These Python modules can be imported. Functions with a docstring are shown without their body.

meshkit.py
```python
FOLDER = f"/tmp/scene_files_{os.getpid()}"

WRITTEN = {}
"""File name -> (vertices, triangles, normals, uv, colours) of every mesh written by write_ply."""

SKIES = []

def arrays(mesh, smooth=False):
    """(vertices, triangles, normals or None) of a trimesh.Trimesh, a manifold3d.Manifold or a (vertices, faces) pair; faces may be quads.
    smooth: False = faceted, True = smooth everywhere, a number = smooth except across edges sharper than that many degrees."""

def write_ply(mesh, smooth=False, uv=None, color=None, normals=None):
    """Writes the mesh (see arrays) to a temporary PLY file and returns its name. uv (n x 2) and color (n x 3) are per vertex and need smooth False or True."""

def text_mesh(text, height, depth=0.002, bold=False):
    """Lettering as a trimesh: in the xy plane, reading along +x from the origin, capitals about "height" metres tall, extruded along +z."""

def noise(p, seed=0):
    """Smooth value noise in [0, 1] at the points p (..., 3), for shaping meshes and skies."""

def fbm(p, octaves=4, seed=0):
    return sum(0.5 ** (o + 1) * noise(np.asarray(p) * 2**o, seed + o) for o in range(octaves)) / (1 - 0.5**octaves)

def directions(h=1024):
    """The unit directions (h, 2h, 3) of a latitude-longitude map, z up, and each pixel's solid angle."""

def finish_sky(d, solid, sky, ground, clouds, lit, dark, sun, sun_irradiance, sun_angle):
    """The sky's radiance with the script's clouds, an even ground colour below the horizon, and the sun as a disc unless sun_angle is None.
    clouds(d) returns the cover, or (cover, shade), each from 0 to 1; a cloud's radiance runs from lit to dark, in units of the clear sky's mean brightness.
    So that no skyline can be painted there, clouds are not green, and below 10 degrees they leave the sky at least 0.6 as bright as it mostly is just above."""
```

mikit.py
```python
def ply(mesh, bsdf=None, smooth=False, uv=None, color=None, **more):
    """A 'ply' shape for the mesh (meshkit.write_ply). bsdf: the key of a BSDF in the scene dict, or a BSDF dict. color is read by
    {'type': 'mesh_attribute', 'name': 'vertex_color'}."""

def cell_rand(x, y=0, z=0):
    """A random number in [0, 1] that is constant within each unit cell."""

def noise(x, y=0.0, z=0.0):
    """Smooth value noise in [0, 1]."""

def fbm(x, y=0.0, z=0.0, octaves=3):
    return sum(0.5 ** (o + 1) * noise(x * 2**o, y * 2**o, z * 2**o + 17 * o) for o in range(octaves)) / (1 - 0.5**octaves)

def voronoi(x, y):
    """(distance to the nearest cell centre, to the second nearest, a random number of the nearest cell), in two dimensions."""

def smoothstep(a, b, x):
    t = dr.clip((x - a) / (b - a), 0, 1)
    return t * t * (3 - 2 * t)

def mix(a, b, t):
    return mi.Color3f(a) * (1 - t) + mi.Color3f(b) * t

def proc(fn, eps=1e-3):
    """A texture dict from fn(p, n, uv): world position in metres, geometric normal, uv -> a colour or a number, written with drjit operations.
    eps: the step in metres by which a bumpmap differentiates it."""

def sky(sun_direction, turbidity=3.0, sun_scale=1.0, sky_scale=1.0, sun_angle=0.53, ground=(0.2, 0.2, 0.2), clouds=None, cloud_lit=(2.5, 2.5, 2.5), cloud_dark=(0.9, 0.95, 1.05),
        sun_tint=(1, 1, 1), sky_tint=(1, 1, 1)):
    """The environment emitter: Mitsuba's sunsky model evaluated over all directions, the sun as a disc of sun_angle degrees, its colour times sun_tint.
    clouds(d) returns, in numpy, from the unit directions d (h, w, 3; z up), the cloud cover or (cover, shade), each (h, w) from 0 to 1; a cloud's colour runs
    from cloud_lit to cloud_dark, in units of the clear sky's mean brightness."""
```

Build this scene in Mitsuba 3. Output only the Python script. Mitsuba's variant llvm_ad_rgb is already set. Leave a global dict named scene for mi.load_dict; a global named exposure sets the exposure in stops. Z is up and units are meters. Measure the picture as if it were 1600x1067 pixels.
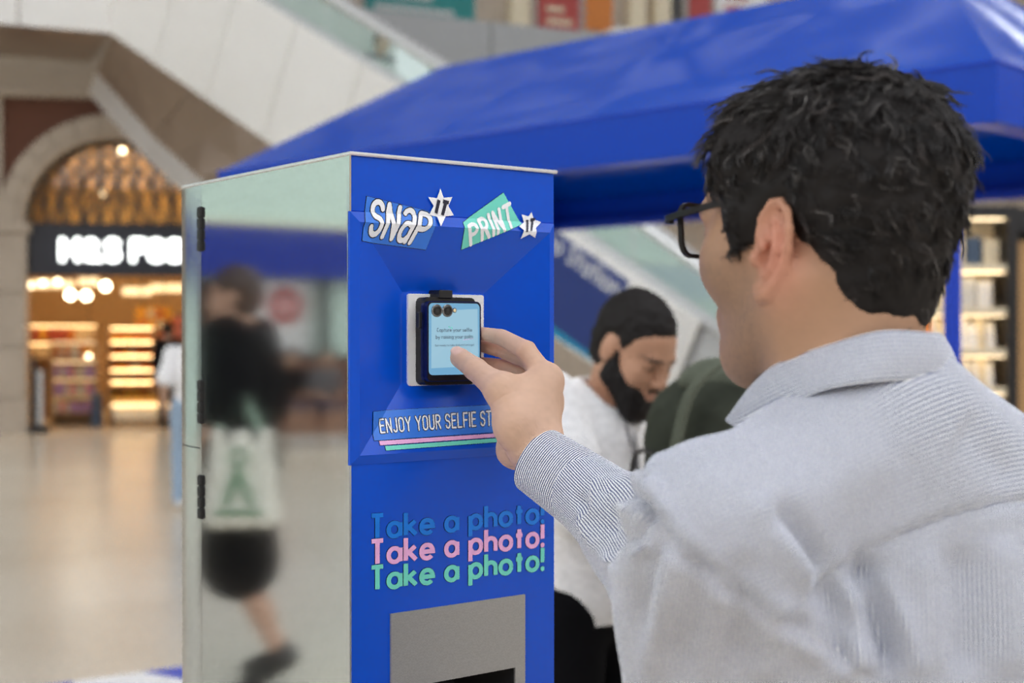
import math, numpy as np, trimesh, shapely, drjit as dr, mitsuba as mi, mikit, meshkit
from shapely.geometry import Polygon, LineString, Point, box as sbox
from shapely.ops import unary_union
from shapely import affinity

# ---------------------------------------------------------------- camera, sky, exposure
FPX, HZ, CAMH = 2150.0, 520.0, 1.58          # focal length in pixels of the 1600 x 1067 frame, horizon row, camera height
PITCH = math.atan((533.5 - HZ) / FPX)
CP, SP = math.cos(PITCH), math.sin(PITCH)
FWD, UPV = np.array([0, CP, -SP]), np.array([0, SP, CP])
EYE = np.array([0, 0, CAMH])
exposure = 0.06
scene, labels = {}, {}
scene['camera'] = {'type': 'thinlens', 'fov': math.degrees(2 * math.atan(800 / FPX)), 'fov_axis': 'x', 'aperture_radius': 0.0057, 'focus_distance': 1.44,
                   'near_clip': 0.05, 'far_clip': 500.0,
                   'to_world': mi.ScalarTransform4f().look_at(origin=EYE.tolist(), target=(EYE + FWD).tolist(), up=UPV.tolist())}
scene['sky'] = mikit.sky((-0.35, -0.45, 0.82), turbidity=4.0, sun_scale=0.0, sky_scale=20.0, ground=(0.3, 0.3, 0.3),
                         clouds=lambda d: np.full(d.shape[:2], 0.93), cloud_lit=(1.0, 1.0, 1.0), cloud_dark=(1.0, 1.0, 1.0))
SKYGAIN = 1.0

def ray(px, py):
    d = np.array([(px - 800) / FPX, 0, 0]) + FWD + UPV * (533.5 - py) / FPX
    return d
def P(px, py, d):                             # the point at depth d metres that the photograph shows at (px, py)
    return EYE + ray(px, py) * d
def hit(px, py, q, n):                        # the point of the plane (q, n) that the photograph shows at (px, py)
    r = ray(px, py)
    return EYE + r * (np.dot(np.asarray(q) - EYE, n) / np.dot(r, n))
def unit(v):
    v = np.asarray(v, float)
    return v / np.linalg.norm(v)

# ---------------------------------------------------------------- materials
def rgb(r, g, b):                             # sRGB 0..255 -> linear
    return [((c / 255 + 0.055) / 1.055) ** 2.4 if c > 10 else c / 255 / 12.92 for c in (r, g, b)]
def RGB(c): return {'type': 'rgb', 'value': [float(x) for x in c]}
def mat(key, color, rough=0.5, metal=0.0, spec=0.5, two=True, **kw):
    c = color if isinstance(color, dict) else RGB(color)
    b = {'type': 'principled', 'base_color': c, 'roughness': rough, 'metallic': metal, 'specular': spec, **kw}
    scene[key] = {'type': 'twosided', 'b': b} if two else b
    return key
VCOL = {'type': 'mesh_attribute', 'name': 'vertex_color'}

# ---------------------------------------------------------------- mesh helpers
def TM(v, f): return trimesh.Trimesh(np.asarray(v, float), np.asarray(f), process=False)
def cat(ms): return trimesh.util.concatenate([m for m in ms if m is not None])
def add(key, mesh, bsdf, smooth=False, label=None, cat=None, group=None, kind=None, **kw):
    k, i = key, 0
    while k in scene:
        i += 1; k = f'{key}_{i:03d}'
    scene[k] = mikit.ply(mesh, bsdf, smooth=smooth, **kw)
    tag(k, label, cat, group, kind)
    return k
def tag(k, label=None, cat=None, group=None, kind=None):
    d = {a: b for a, b in (('label', label), ('category', cat), ('group', group), ('kind', kind)) if b}
    if d: labels[k] = d
def name(key):
    used = lambda k: k in scene or k in labels or any(x.startswith(k + '__') for x in scene)
    k, i = key, 0
    while used(k):
        i += 1; k = f'{key}_{i:03d}'
    return k
def bx(x0, x1, y0, y1, z0, z1, bev=0.0):
    if bev:
        import manifold3d as m3
        lo, hi = np.array([x0, y0, z0]) + bev, np.array([x1, y1, z1]) - bev
        c = [(x, y, z) for x in (lo[0], hi[0]) for y in (lo[1], hi[1]) for z in (lo[2], hi[2])]
        pts = [np.array(q) + bev * np.array(s) for q in c for s in ((1, 0, 0), (-1, 0, 0), (0, 1, 0), (0, -1, 0), (0, 0, 1), (0, 0, -1))]
        m = m3.Manifold.hull_points(np.array(pts)).to_mesh()
        return TM(m.vert_properties[:, :3], m.tri_verts)
    m = trimesh.creation.box(extents=[x1 - x0, y1 - y0, z1 - z0])
    m.apply_translation([(x0 + x1) / 2, (y0 + y1) / 2, (z0 + z1) / 2])
    return TM(m.vertices, m.faces)
def frame(o, x, y, z=None):                   # 4 x 4 from an origin and axes
    x, y = unit(x), unit(y)
    z = np.cross(x, y) if z is None else unit(z)
    m = np.eye(4); m[:3, 0], m[:3, 1], m[:3, 2], m[:3, 3] = x, y, z, o
    return m
def mv(mesh, M):
    m = mesh.copy(); v = np.asarray(m.vertices) @ M[:3, :3].T + M[:3, 3]
    f = np.asarray(m.faces)
    return TM(v, f[:, ::-1] if np.linalg.det(M[:3, :3]) < 0 else f)
def polys(g):
    if g.is_empty: return []
    return [p for p in getattr(g, 'geoms', [g]) if p.geom_type == 'Polygon' and p.area > 1e-12]
def extr(poly, depth):                        # extruded along +z
    out = [trimesh.creation.extrude_polygon(p, depth, engine='earcut') for p in polys(poly)]
    return cat(out) if out else None
def tube(pts, r, sides=8, closed=False, caps=True):
    p = np.asarray(pts, float); n = len(p); r = np.broadcast_to(np.asarray(r, float), (n,))
    t = np.roll(p, -1, 0) - np.roll(p, 1, 0) if closed else np.gradient(p, axis=0)
    t /= np.linalg.norm(t, axis=1, keepdims=True) + 1e-12
    a = np.cross(t[0], [0, 0, 1.0] if abs(t[0][2]) < 0.9 else [1.0, 0, 0]); A = []
    for k in range(n):
        a = a - t[k] * np.dot(a, t[k]); a /= np.linalg.norm(a) + 1e-12; A.append(a)
    A = np.array(A); B = np.cross(t, A); w = np.arange(sides) * 2 * np.pi / sides
    v = p[:, None] + r[:, None, None] * (np.cos(w)[None, :, None] * A[:, None] + np.sin(w)[None, :, None] * B[:, None])
    i, j = np.meshgrid(np.arange(n if closed else n - 1), np.arange(sides), indexing='ij'); i2 = (i + 1) % n; j2 = (j + 1) % sides
    q = np.stack([i * sides + j, i * sides + j2, i2 * sides + j2, i2 * sides + j], -1).reshape(-1, 4)
    f = np.vstack([q[:, [0, 1, 2]], q[:, [0, 2, 3]]]); v = v.reshape(-1, 3)
    if caps and not closed:
        v = np.vstack([v, p[0], p[-1]]); m = len(v); k = np.arange(sides); e = (n - 1) * sides
        f = np.vstack([f, np.stack([(k + 1) % sides, k, k * 0 + m - 2], 1), np.stack([e + k, e + (k + 1) % sides, k * 0 + m - 1], 1)])
    return TM(v, f)
def lathe(prof, o=(0, 0, 0), axis=(0, 0, 1), n=24):
    p = np.asarray(prof, float); w = np.arange(n) * 2 * np.pi / n
    v = np.stack([p[:, :1] * np.cos(w), p[:, :1] * np.sin(w), np.repeat(p[:, 1:], n, 1)], -1).reshape(-1, 3)
    i, j = np.meshgrid(np.arange(len(p) - 1), np.arange(n), indexing='ij')
    q = np.stack([i * n + j, i * n + (j + 1) % n, (i + 1) * n + (j + 1) % n, (i + 1) * n + j], -1).reshape(-1, 4)
    m = TM(v, np.vstack([q[:, [0, 1, 2]], q[:, [0, 2, 3]]]))
    M = np.eye(4); M[:3, :3] = trimesh.geometry.align_vectors([0, 0, 1], axis)[:3, :3]; M[:3, 3] = o
    return mv(m, M)
def spline(pts, n=8):
    p = np.asarray(pts, float); q = np.vstack([2 * p[0] - p[1], p, 2 * p[-1] - p[-2]]); out = []
    for i in range(1, len(q) - 2):
        for t in np.linspace(0, 1, n, endpoint=False):
            out.append(0.5 * (2 * q[i] + (q[i + 1] - q[i - 1]) * t + (2 * q[i - 1] - 5 * q[i] + 4 * q[i + 1] - q[i + 2]) * t * t + (3 * q[i] - q[i - 1] - 3 * q[i + 1] + q[i + 2]) * t ** 3))
    return np.array(out + [p[-1]])
def grid_quad(a, b, c, d, nu, nv):            # bilinear patch a-b-c-d (counter-clockwise)
    u, v = np.meshgrid(np.linspace(0, 1, nu + 1), np.linspace(0, 1, nv + 1), indexing='ij')
    a, b, c, d = (np.asarray(x, float) for x in (a, b, c, d)); u, v = u[..., None], v[..., None]
    p = (1 - u) * (1 - v) * a + u * (1 - v) * b + u * v * c + (1 - u) * v * d
    i, j = np.meshgrid(np.arange(nu), np.arange(nv), indexing='ij'); k = lambda i, j: i * (nv + 1) + j
    q = np.stack([k(i, j), k(i + 1, j), k(i + 1, j + 1), k(i, j + 1)], -1).reshape(-1, 4)
    return TM(p.reshape(-1, 3), np.vstack([q[:, [0, 1, 2]], q[:, [0, 2, 3]]]))

# ---------------------------------------------------------------- signed distance fields -> meshes (surface nets)
class SDF:
    def __init__(s, lo, hi, h):
        s.lo, s.h = np.asarray(lo, float), float(h)
        s.n = np.ceil((np.asarray(hi) - s.lo) / h).astype(int) + 1
        s.v = np.full(s.n, 1.0, np.float32)
    def put(s, fn, lo, hi, k, sub=False, inter=False):
        m = k + 3 * s.h
        a = np.clip(np.floor((np.asarray(lo) - m - s.lo) / s.h).astype(int), 0, s.n); b = np.clip(np.ceil((np.asarray(hi) + m - s.lo) / s.h).astype(int) + 1, 0, s.n)
        if (b <= a).any(): return s
        x, y, z = (np.float32(s.lo[i] + s.h * np.arange(a[i], b[i])).reshape([-1 if j == i else 1 for j in range(3)]) for i in range(3))
        sl = tuple(slice(i, j) for i, j in zip(a, b)); o, d = s.v[sl], fn(x, y, z)
        if sub: o, d = -o, d
        hh = np.maximum(k - np.abs(o - d), 0) / max(k, 1e-9)
        r = np.minimum(o, d) - hh * hh * k * 0.25
        s.v[sl] = -r if sub else r
        return s
    def cone(s, a, b, ra, rb=None, k=0.01, sub=False):
        rb = ra if rb is None else rb; a, b = np.asarray(a, float), np.asarray(b, float); ab = b - a; L2 = max(float(ab @ ab), 1e-12)
        def fn(x, y, z):
            dx, dy, dz = x - a[0], y - a[1], z - a[2]
            t = np.clip((dx * ab[0] + dy * ab[1] + dz * ab[2]) / L2, 0, 1)
            return np.sqrt((dx - t * ab[0]) ** 2 + (dy - t * ab[1]) ** 2 + (dz - t * ab[2]) ** 2) - (ra + t * (rb - ra))
        r = max(ra, rb)
        return s.put(fn, np.minimum(a, b) - r, np.maximum(a, b) + r, k, sub)
    def chain(s, pts, rs, k=0.01, sub=False):
        for i in range(len(pts) - 1): s.cone(pts[i], pts[i + 1], rs[i], rs[i + 1], k, sub)
        return s
    def ell(s, c, r, R=None, k=0.01, sub=False):
        c, r = np.asarray(c, float), np.asarray(r, float); R = np.eye(3) if R is None else np.asarray(R, float)   # columns of R: the axes
        def fn(x, y, z):
            dx, dy, dz = x - c[0], y - c[1], z - c[2]
            q = [(dx * R[0, i] + dy * R[1, i] + dz * R[2, i]) / r[i] for i in range(3)]
            k0 = np.sqrt(q[0] ** 2 + q[1] ** 2 + q[2] ** 2); k1 = np.sqrt((q[0] / r[0]) ** 2 + (q[1] / r[1]) ** 2 + (q[2] / r[2]) ** 2)
            return k0 * (k0 - 1) / np.maximum(k1, 1e-6)
        m = r.max()
        return s.put(fn, c - m, c + m, k, sub)
    def mesh(s):
        v = s.v; v = np.where(v == 0, 1e-6, v); ins = v < 0; n = np.array(v.shape) - 1
        cnt = np.zeros(n, np.float32); acc = np.zeros((*n, 3), np.float32)
        g = [np.arange(k) for k in n]
        for ax in range(3):
            o = [i for i in range(3) if i != ax]
            for p in (0, 1):
                for q in (0, 1):
                    s0 = [None] * 3; s0[ax] = slice(0, n[ax]); s0[o[0]] = slice(p, n[o[0]] + p); s0[o[1]] = slice(q, n[o[1]] + q)
                    s1 = list(s0); s1[ax] = slice(1, n[ax] + 1)
                    A, B = v[tuple(s0)], v[tuple(s1)]; cr = ins[tuple(s0)] != ins[tuple(s1)]
                    idx = np.nonzero(cr); t = A[idx] / (A[idx] - B[idx])
                    cnt[idx] += 1; acc[(*idx, ax)] += t
                    acc[(*idx, o[0])] += p; acc[(*idx, o[1])] += q
        act = cnt > 0; idx = np.full(n, -1, np.int64); idx[act] = np.arange(act.sum())
        ijk = np.stack(np.nonzero(act), 1)
        V = s.lo + s.h * (ijk + acc[act] / cnt[act][:, None]); F = []
        for ax in range(3):
            o = [(ax + 1) % 3, (ax + 2) % 3]
            sl = [slice(None)] * 3; sl[ax] = slice(0, n[ax]); sl[o[0]] = slice(1, n[o[0]]); sl[o[1]] = slice(1, n[o[1]])
            s1 = list(sl); s1[ax] = slice(1, n[ax] + 1)
            a, b = ins[tuple(sl)], ins[tuple(s1)]; e = np.stack(np.nonzero(a != b), 1); out = a[a != b]
            e[:, o[0]] += 1; e[:, o[1]] += 1
            def cell(p, q):
                c = e.copy(); c[:, o[0]] -= p; c[:, o[1]] -= q
                return idx[c[:, 0], c[:, 1], c[:, 2]]
            q = np.stack([cell(1, 1), cell(0, 1), cell(0, 0), cell(1, 0)], 1)
            q[~out] = q[~out][:, ::-1]; F.append(q)
        q = np.vstack(F)
        return TM(V, np.vstack([q[:, [0, 1, 2]], q[:, [0, 2, 3]]]))
def vnorm(m):
    return np.asarray(TM(m.vertices, m.faces).vertex_normals)
def rough_up(m, amp, freq, seed=0):
    v = np.asarray(m.vertices); n = vnorm(m)
    return TM(v + n * ((meshkit.fbm(v * freq, 3, seed) - 0.5) * 2 * amp)[:, None], m.faces)

# ---------------------------------------------------------------- a stroke font: capitals 1 high, x-height 0.6
def arc(cx, cy, rx, ry, a0, a1, n=14):
    t = np.radians(np.linspace(a0, a1, n)); return np.stack([cx + rx * np.cos(t), cy + ry * np.sin(t)], 1).tolist()
x_ = 0.6
GL = {
 'A': (.56, [[(0, 0), (.28, 1), (.56, 0)], [(.1, .33), (.46, .33)]]), 'B': (.5, [[(0, 0), (0, 1), (.25, 1)] + arc(.25, .76, .22, .24, 90, -90) + [(0, .52)], [(.25, .52)] + arc(.25, .26, .25, .26, 90, -90) + [(0, 0)]]),
 'C': (.5, [arc(.27, .5, .27, .5, 50, 310)]), 'D': (.5, [[(0, 0), (0, 1), (.2, 1)] + arc(.2, .5, .3, .5, 90, -90) + [(0, 0)]]),
 'E': (.42, [[(.42, 1), (0, 1), (0, 0), (.42, 0)], [(0, .52), (.36, .52)]]), 'F': (.42, [[(.42, 1), (0, 1), (0, 0)], [(0, .5), (.36, .5)]]),
 'G': (.52, [arc(.27, .5, .27, .5, 50, 340) + [(.52, .45), (.3, .45)]]), 'I': (.02, [[(.01, 0), (.01, 1)]]),
 'J': (.36, [[(.34, 1), (.34, .2)] + arc(.17, .2, .17, .2, 0, -160)]), 'K': (.46, [[(0, 0), (0, 1)], [(.44, 1), (0, .42)], [(.13, .58), (.46, 0)]]),
 'L': (.4, [[(0, 1), (0, 0), (.4, 0)]]), 'M': (.62, [[(0, 0), (0, 1), (.31, .35), (.62, 1), (.62, 0)]]), 'N': (.46, [[(0, 0), (0, 1), (.46, 0), (.46, 1)]]),
 'O': (.46, [arc(.23, .77, .23, .23, 0, 180) + arc(.23, .23, .23, .23, 180, 360) + [(.46, .77)]]), 'P': (.46, [[(0, 0), (0, 1), (.2, 1)] + arc(.2, .74, .26, .26, 90, -90) + [(0, .48)]]),
 'R': (.46, [[(0, 0), (0, 1), (.2, 1)] + arc(.2, .75, .25, .25, 90, -90) + [(0, .5)], [(.2, .5), (.46, 0)]]), 'S': (.44, [arc(.22, .76, .22, .24, 15, 270) + arc(.22, .26, .22, .26, 90, -165)[1:]]),
 'T': (.5, [[(0, 1), (.5, 1)], [(.25, 1), (.25, 0)]]), 'U': (.46, [[(0, 1), (0, .23)] + arc(.23, .23, .23, .23, 180, 360) + [(.46, 1)]]), 'Y': (.5, [[(0, 1), (.25, .5), (.5, 1)], [(.25, .5), (.25, 0)]]),
 '&': (.6, [[(.6, 0)] + arc(.25, .78, .18, .2, 215, -60) + arc(.25, .27, .25, .27, 130, 350)]), 'W': (.75, [[(0, 1), (.19, 0), (.375, .8), (.56, 0), (.75, 1)]]),
 '@': (.46, [arc(.23, .74, .22, .26, 150, 0) + [(.45, 0)], arc(.23, .28, .22, .28, 60, 330)]),
 'a': (.52, [arc(.26, .3, .26, .3, 0, 360, 24), [(.52, x_), (.52, 0)]]), 'b': (.5, [[(0, 1), (0, 0)], arc(.26, .3, .26, .3, 0, 360, 24)]), 'c': (.45, [arc(.27, .3, .27, .3, 45, 315)]),
 'd': (.52, [arc(.26, .3, .26, .3, 0, 360, 24), [(.52, 1), (.52, 0)]]), 'e': (.52, [[(.0, .3), (.52, .3)] + arc(.26, .3, .26, .3, 0, 320, 22)]), 'f': (.3, [arc(.25, .82, .14, .18, 60, 180) + [(.11, 0)], [(0, x_), (.28, x_)]]),
 'g': (.52, [arc(.26, .3, .26, .3, 0, 360, 24), [(.52, x_), (.52, -.1)] + arc(.27, -.1, .25, .24, 0, -150)]), 'h': (.46, [[(0, 1), (0, 0)], arc(.23, .37, .23, .23, 180, 0) + [(.46, 0)]]),
 'i': (.02, [[(.01, 0), (.01, x_)], [(.01, .82), (.01, .86)]]), 'k': (.46, [[(0, 1), (0, 0)], [(.42, x_), (0, .25)], [(.13, .36), (.46, 0)]]), 'l': (.02, [[(.01, 0), (.01, 1)]]),
 'm': (.76, [[(0, x_), (0, 0)], arc(.19, .38, .19, .22, 180, 0) + [(.38, 0)], arc(.57, .38, .19, .22, 180, 0) + [(.76, 0)]]), 'n': (.44, [[(0, x_), (0, 0)], arc(.22, .38, .22, .22, 180, 0) + [(.44, 0)]]),
 'o': (.54, [arc(.27, .3, .27, .3, 0, 360, 24)]), 'p': (.52, [[(0, x_), (0, -.36)], arc(.26, .3, .26, .3, 0, 360, 24)]), 'r': (.3, [[(0, x_), (0, 0)], arc(.2, .34, .2, .26, 180, 60)]),
 's': (.36, [arc(.18, .45, .17, .15, 25, 270) + arc(.18, .15, .18, .15, 90, -155)[1:]]), 't': (.32, [[(.16, .88), (.16, 0)], [(0, x_), (.32, x_)]]), 'u': (.44, [[(0, x_), (0, .22)] + arc(.22, .22, .22, .22, 180, 360) + [(.44, x_)], [(.44, .22), (.44, 0)]]),
 'y': (.46, [[(0, x_), (.23, .05)], [(.46, x_), (.13, -.34)]]), '4': (.46, [[(.36, 0), (.36, 1), (0, .3), (.46, .3)]]), '!': (.02, [[(.01, .32), (.01, 1)], [(.01, 0), (.01, .03)]]), "'": (.02, [[(.01, .8), (.01, 1)]]),
}
def text_poly(s, weight=0.1, gap=0.16, space=0.35, flat=False, slant=0.0, outline=0.0):
    """Lettering as a shapely geometry, capitals 1 high, and its width."""
    out, x = [], 0.0
    for ch in s:
        if ch == ' ': x += space; continue
        w, strokes = GL[ch]
        for st in strokes:
            g = LineString([(x + a + slant * b, b) for a, b in st])
            out.append(g.buffer(weight / 2 + outline, cap_style='flat' if flat and not (ch == '!' and st[0][1] < .05) else 'round', join_style='mitre' if flat else 'round', quad_segs=6, mitre_limit=2))
        x += w + gap + weight
    return unary_union(out), x - gap - weight

# ---------------------------------------------------------------- materials of the place
fb, nz, sst = mikit.fbm, mikit.noise, mikit.smoothstep
def floor_col(p, n, uv):
    t = fb(p.x * 0.7, p.y * 0.7, 0.0, 3); s = nz(p.x * 60, p.y * 60, 0.0)
    return mikit.mix(mi.Color3f(0.50, 0.435, 0.345), mi.Color3f(0.60, 0.545, 0.455), t) * (0.93 + 0.14 * s)
def stone_col(p, n, uv):
    t = fb(p.x * 2, p.y * 2, p.z * 2, 3)
    return mikit.mix(mi.Color3f(0.42, 0.35, 0.28), mi.Color3f(0.54, 0.46, 0.37), t)
def clad_col(p, n, uv):
    t = fb(p.x * 0.8, p.y * 0.8, p.z * 0.8, 2)
    return mikit.mix(mi.Color3f(0.80, 0.78, 0.74), mi.Color3f(0.87, 0.86, 0.83), t)
mat('m_floor', mikit.proc(floor_col), 0.22, spec=0.45)
mat('m_stone', mikit.proc(stone_col), 0.75)
mat('m_clad', mikit.proc(clad_col), 0.35)
mat('m_soffit', (0.42, 0.33, 0.26), 0.3, 0.75)
mat('m_silver', (0.85, 0.86, 0.87), 0.3, 0.7)
mat('m_brown', rgb(98, 54, 30), 0.6)
mat('m_dark', (0.02, 0.02, 0.022), 0.5)
mat('m_black', (0.006, 0.006, 0.007), 0.45)
mat('m_signnavy', rgb(26, 28, 40), 0.4)
mat('m_grey', (0.33, 0.34, 0.35), 0.5)
mat('m_lightgrey', (0.55, 0.56, 0.56), 0.5)
mat('m_white', (0.8, 0.8, 0.79), 0.45)
mat('m_cream', (0.75, 0.66, 0.48), 0.6)
mat('m_tan', (0.40, 0.25, 0.12), 0.6)
mat('m_gold', (0.45, 0.30, 0.10), 0.45)
mat('m_palegreen', rgb(205, 230, 218), 0.4)
mat('m_bluewall', rgb(8, 44, 150), 0.35)
mat('m_navybanner', rgb(30, 52, 120), 0.5)
mat('m_teal', rgb(20, 140, 180), 0.5)
mat('m_tealsign', rgb(20, 130, 128), 0.5)
mat('m_red', rgb(170, 60, 55), 0.5)
mat('m_orange', rgb(205, 120, 40), 0.5)
mat('m_yellow', rgb(235, 180, 60), 0.5)
mat('m_lilac', rgb(190, 150, 190), 0.5)
mat('m_green', rgb(70, 130, 90), 0.5)
mat('m_pink', rgb(225, 150, 150), 0.5)
mat('m_bluegrey', rgb(60, 80, 105), 0.5)
mat('m_canopy', rgb(0, 68, 176), 0.13, spec=0.45)
mat('m_fascia', rgb(0, 62, 178), 0.32, spec=0.22)
mat('m_bluepaint', rgb(14, 58, 180), 0.3)
mat('m_roofpanel', (0.30, 0.31, 0.32), 0.7)
scene['m_glass'] = {'type': 'thindielectric', 'int_ior': 1.5}
scene['m_fanglass'] = {'type': 'thindielectric', 'int_ior': 1.25}
scene['m_greenglass'] = {'type': 'thindielectric', 'int_ior': 1.5, 'specular_transmittance': RGB((0.82, 0.92, 0.88))}
def lamp(key, mesh, rad, **kw):
    k = add(key, mesh, 'm_white', **kw)
    scene[k]['emitter'] = {'type': 'area', 'radiance': RGB(rad)}
    return k
WARM = np.array([1.0, 0.62, 0.26])

# ---------------------------------------------------------------- floor, walls, roof
add('floor', grid_quad((-45, -25, 0), (45, -25, 0), (45, 45, 0), (-45, 45, 0), 1, 1), 'm_floor', kind='structure')
add('wall_far', bx(-30, 30, 33, 33.5, 0, 12), 'm_stone', kind='structure')
add('wall_behind', bx(-30, 30, -18.5, -18, 0, 8), 'm_stone', kind='structure')
add('wall_right', bx(20, 20.5, -18, 33, 0, 8), 'm_stone', kind='structure')
add('wall_left_hall', bx(-30.5, -30, -18, 33, 0, 8), 'm_stone', kind='structure')
# station roof: opaque bays between open glazed bays, carried by girders
add('ceiling', bx(-30, 30, 32.6, 33, 14, 14.4), 'm_roofpanel', kind='structure')
for y0_, y1_ in [(-18, -14), (-9, -7)] + [(y, y + 3.1) for y in np.arange(5.0, 33, 3.6)]:
    add('ceiling__unseen_roof_bay', bx(-30, 30, y0_, y1_, 15, 15.25), 'm_roofpanel')
add('ceiling__unseen_roof_bay', bx(-11, -2.5, -14, 5, 15.25, 15.5), 'm_roofpanel')  # unseen bay added to block sky light from the left
for k, x in enumerate(np.arange(-24, 25, 8.0)):
    add('ceiling__girder', bx(x, x + 0.35, -18, 33, 14.4, 15.0), 'm_roofpanel')

# ---------------------------------------------------------------- the arched wall with the food shop
WA = math.radians(8.0)
WO = P(20, 520, 21.8); WO[2] = 0
WU, WN = np.array([math.cos(WA), math.sin(WA), 0]), np.array([-math.sin(WA), math.cos(WA), 0])
WM = frame(WO, WU, (0, 0, 1), -WN)            # local x along the wall, y up, z toward the hall
def wl(px, py, c=0.0):
    q = hit(px, py, WO - WN * c, WN) - WO
    return float(q @ WU), float(q[2])
ax0, zs = wl(178, 352); ar = 1.40; aro = 1.75
zs2 = zs
hole = unary_union([sbox(ax0 - ar, -1, ax0 + ar, zs), Point(ax0, zs).buffer(ar, 32)])
wallp = unary_union([sbox(-9, 0, 5, 9.5), sbox(-9, 0, 16, 4.2)]).difference(hole)
span = []
for s in (-1, 1):
    b = sbox(ax0 - 1.72, zs + 0.45, ax0, wl(60, 152)[1]) if s < 0 else sbox(ax0, zs + 0.45, ax0 + 1.72, wl(60, 152)[1])
    span.append(b.difference(Point(ax0, zs).buffer(aro, 48)))
add('wall_left', mv(extr(wallp.difference(unary_union(span)), 0.5), WM @ frame((0, 0, -0.5), (1, 0, 0), (0, 1, 0))), 'm_stone', kind='structure')
for s in span: add('wall_left__spandrel_panel', mv(extr(s, 0.2), WM @ frame((0, 0, -0.3), (1, 0, 0), (0, 1, 0))), 'm_brown')
# voussoirs of the arch ring, each a stone
nv_ = 13
for k in range(nv_):
    a0, a1 = math.pi * k / nv_ + 0.006, math.pi * (k + 1) / nv_ - 0.006
    t = np.linspace(a0, a1, 7)
    g = Polygon([(ax0 + (ar - .02) * math.cos(a), zs + (ar - .02) * math.sin(a)) for a in t] + [(ax0 + aro * math.cos(a), zs + aro * math.sin(a)) for a in t[::-1]])
    add('wall_left__arch_stone', mv(extr(g, 0.14), WM), 'm_stone')
    t2 = Polygon([(ax0 + (ar + .12) * math.cos(a), zs + (ar + .12) * math.sin(a)) for a in t] + [(ax0 + (aro - .1) * math.cos(a), zs + (aro - .1) * math.sin(a)) for a in t[::-1]])
    add('wall_left__arch_stone', mv(extr(t2, 0.19), WM), 'm_stone')
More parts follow.
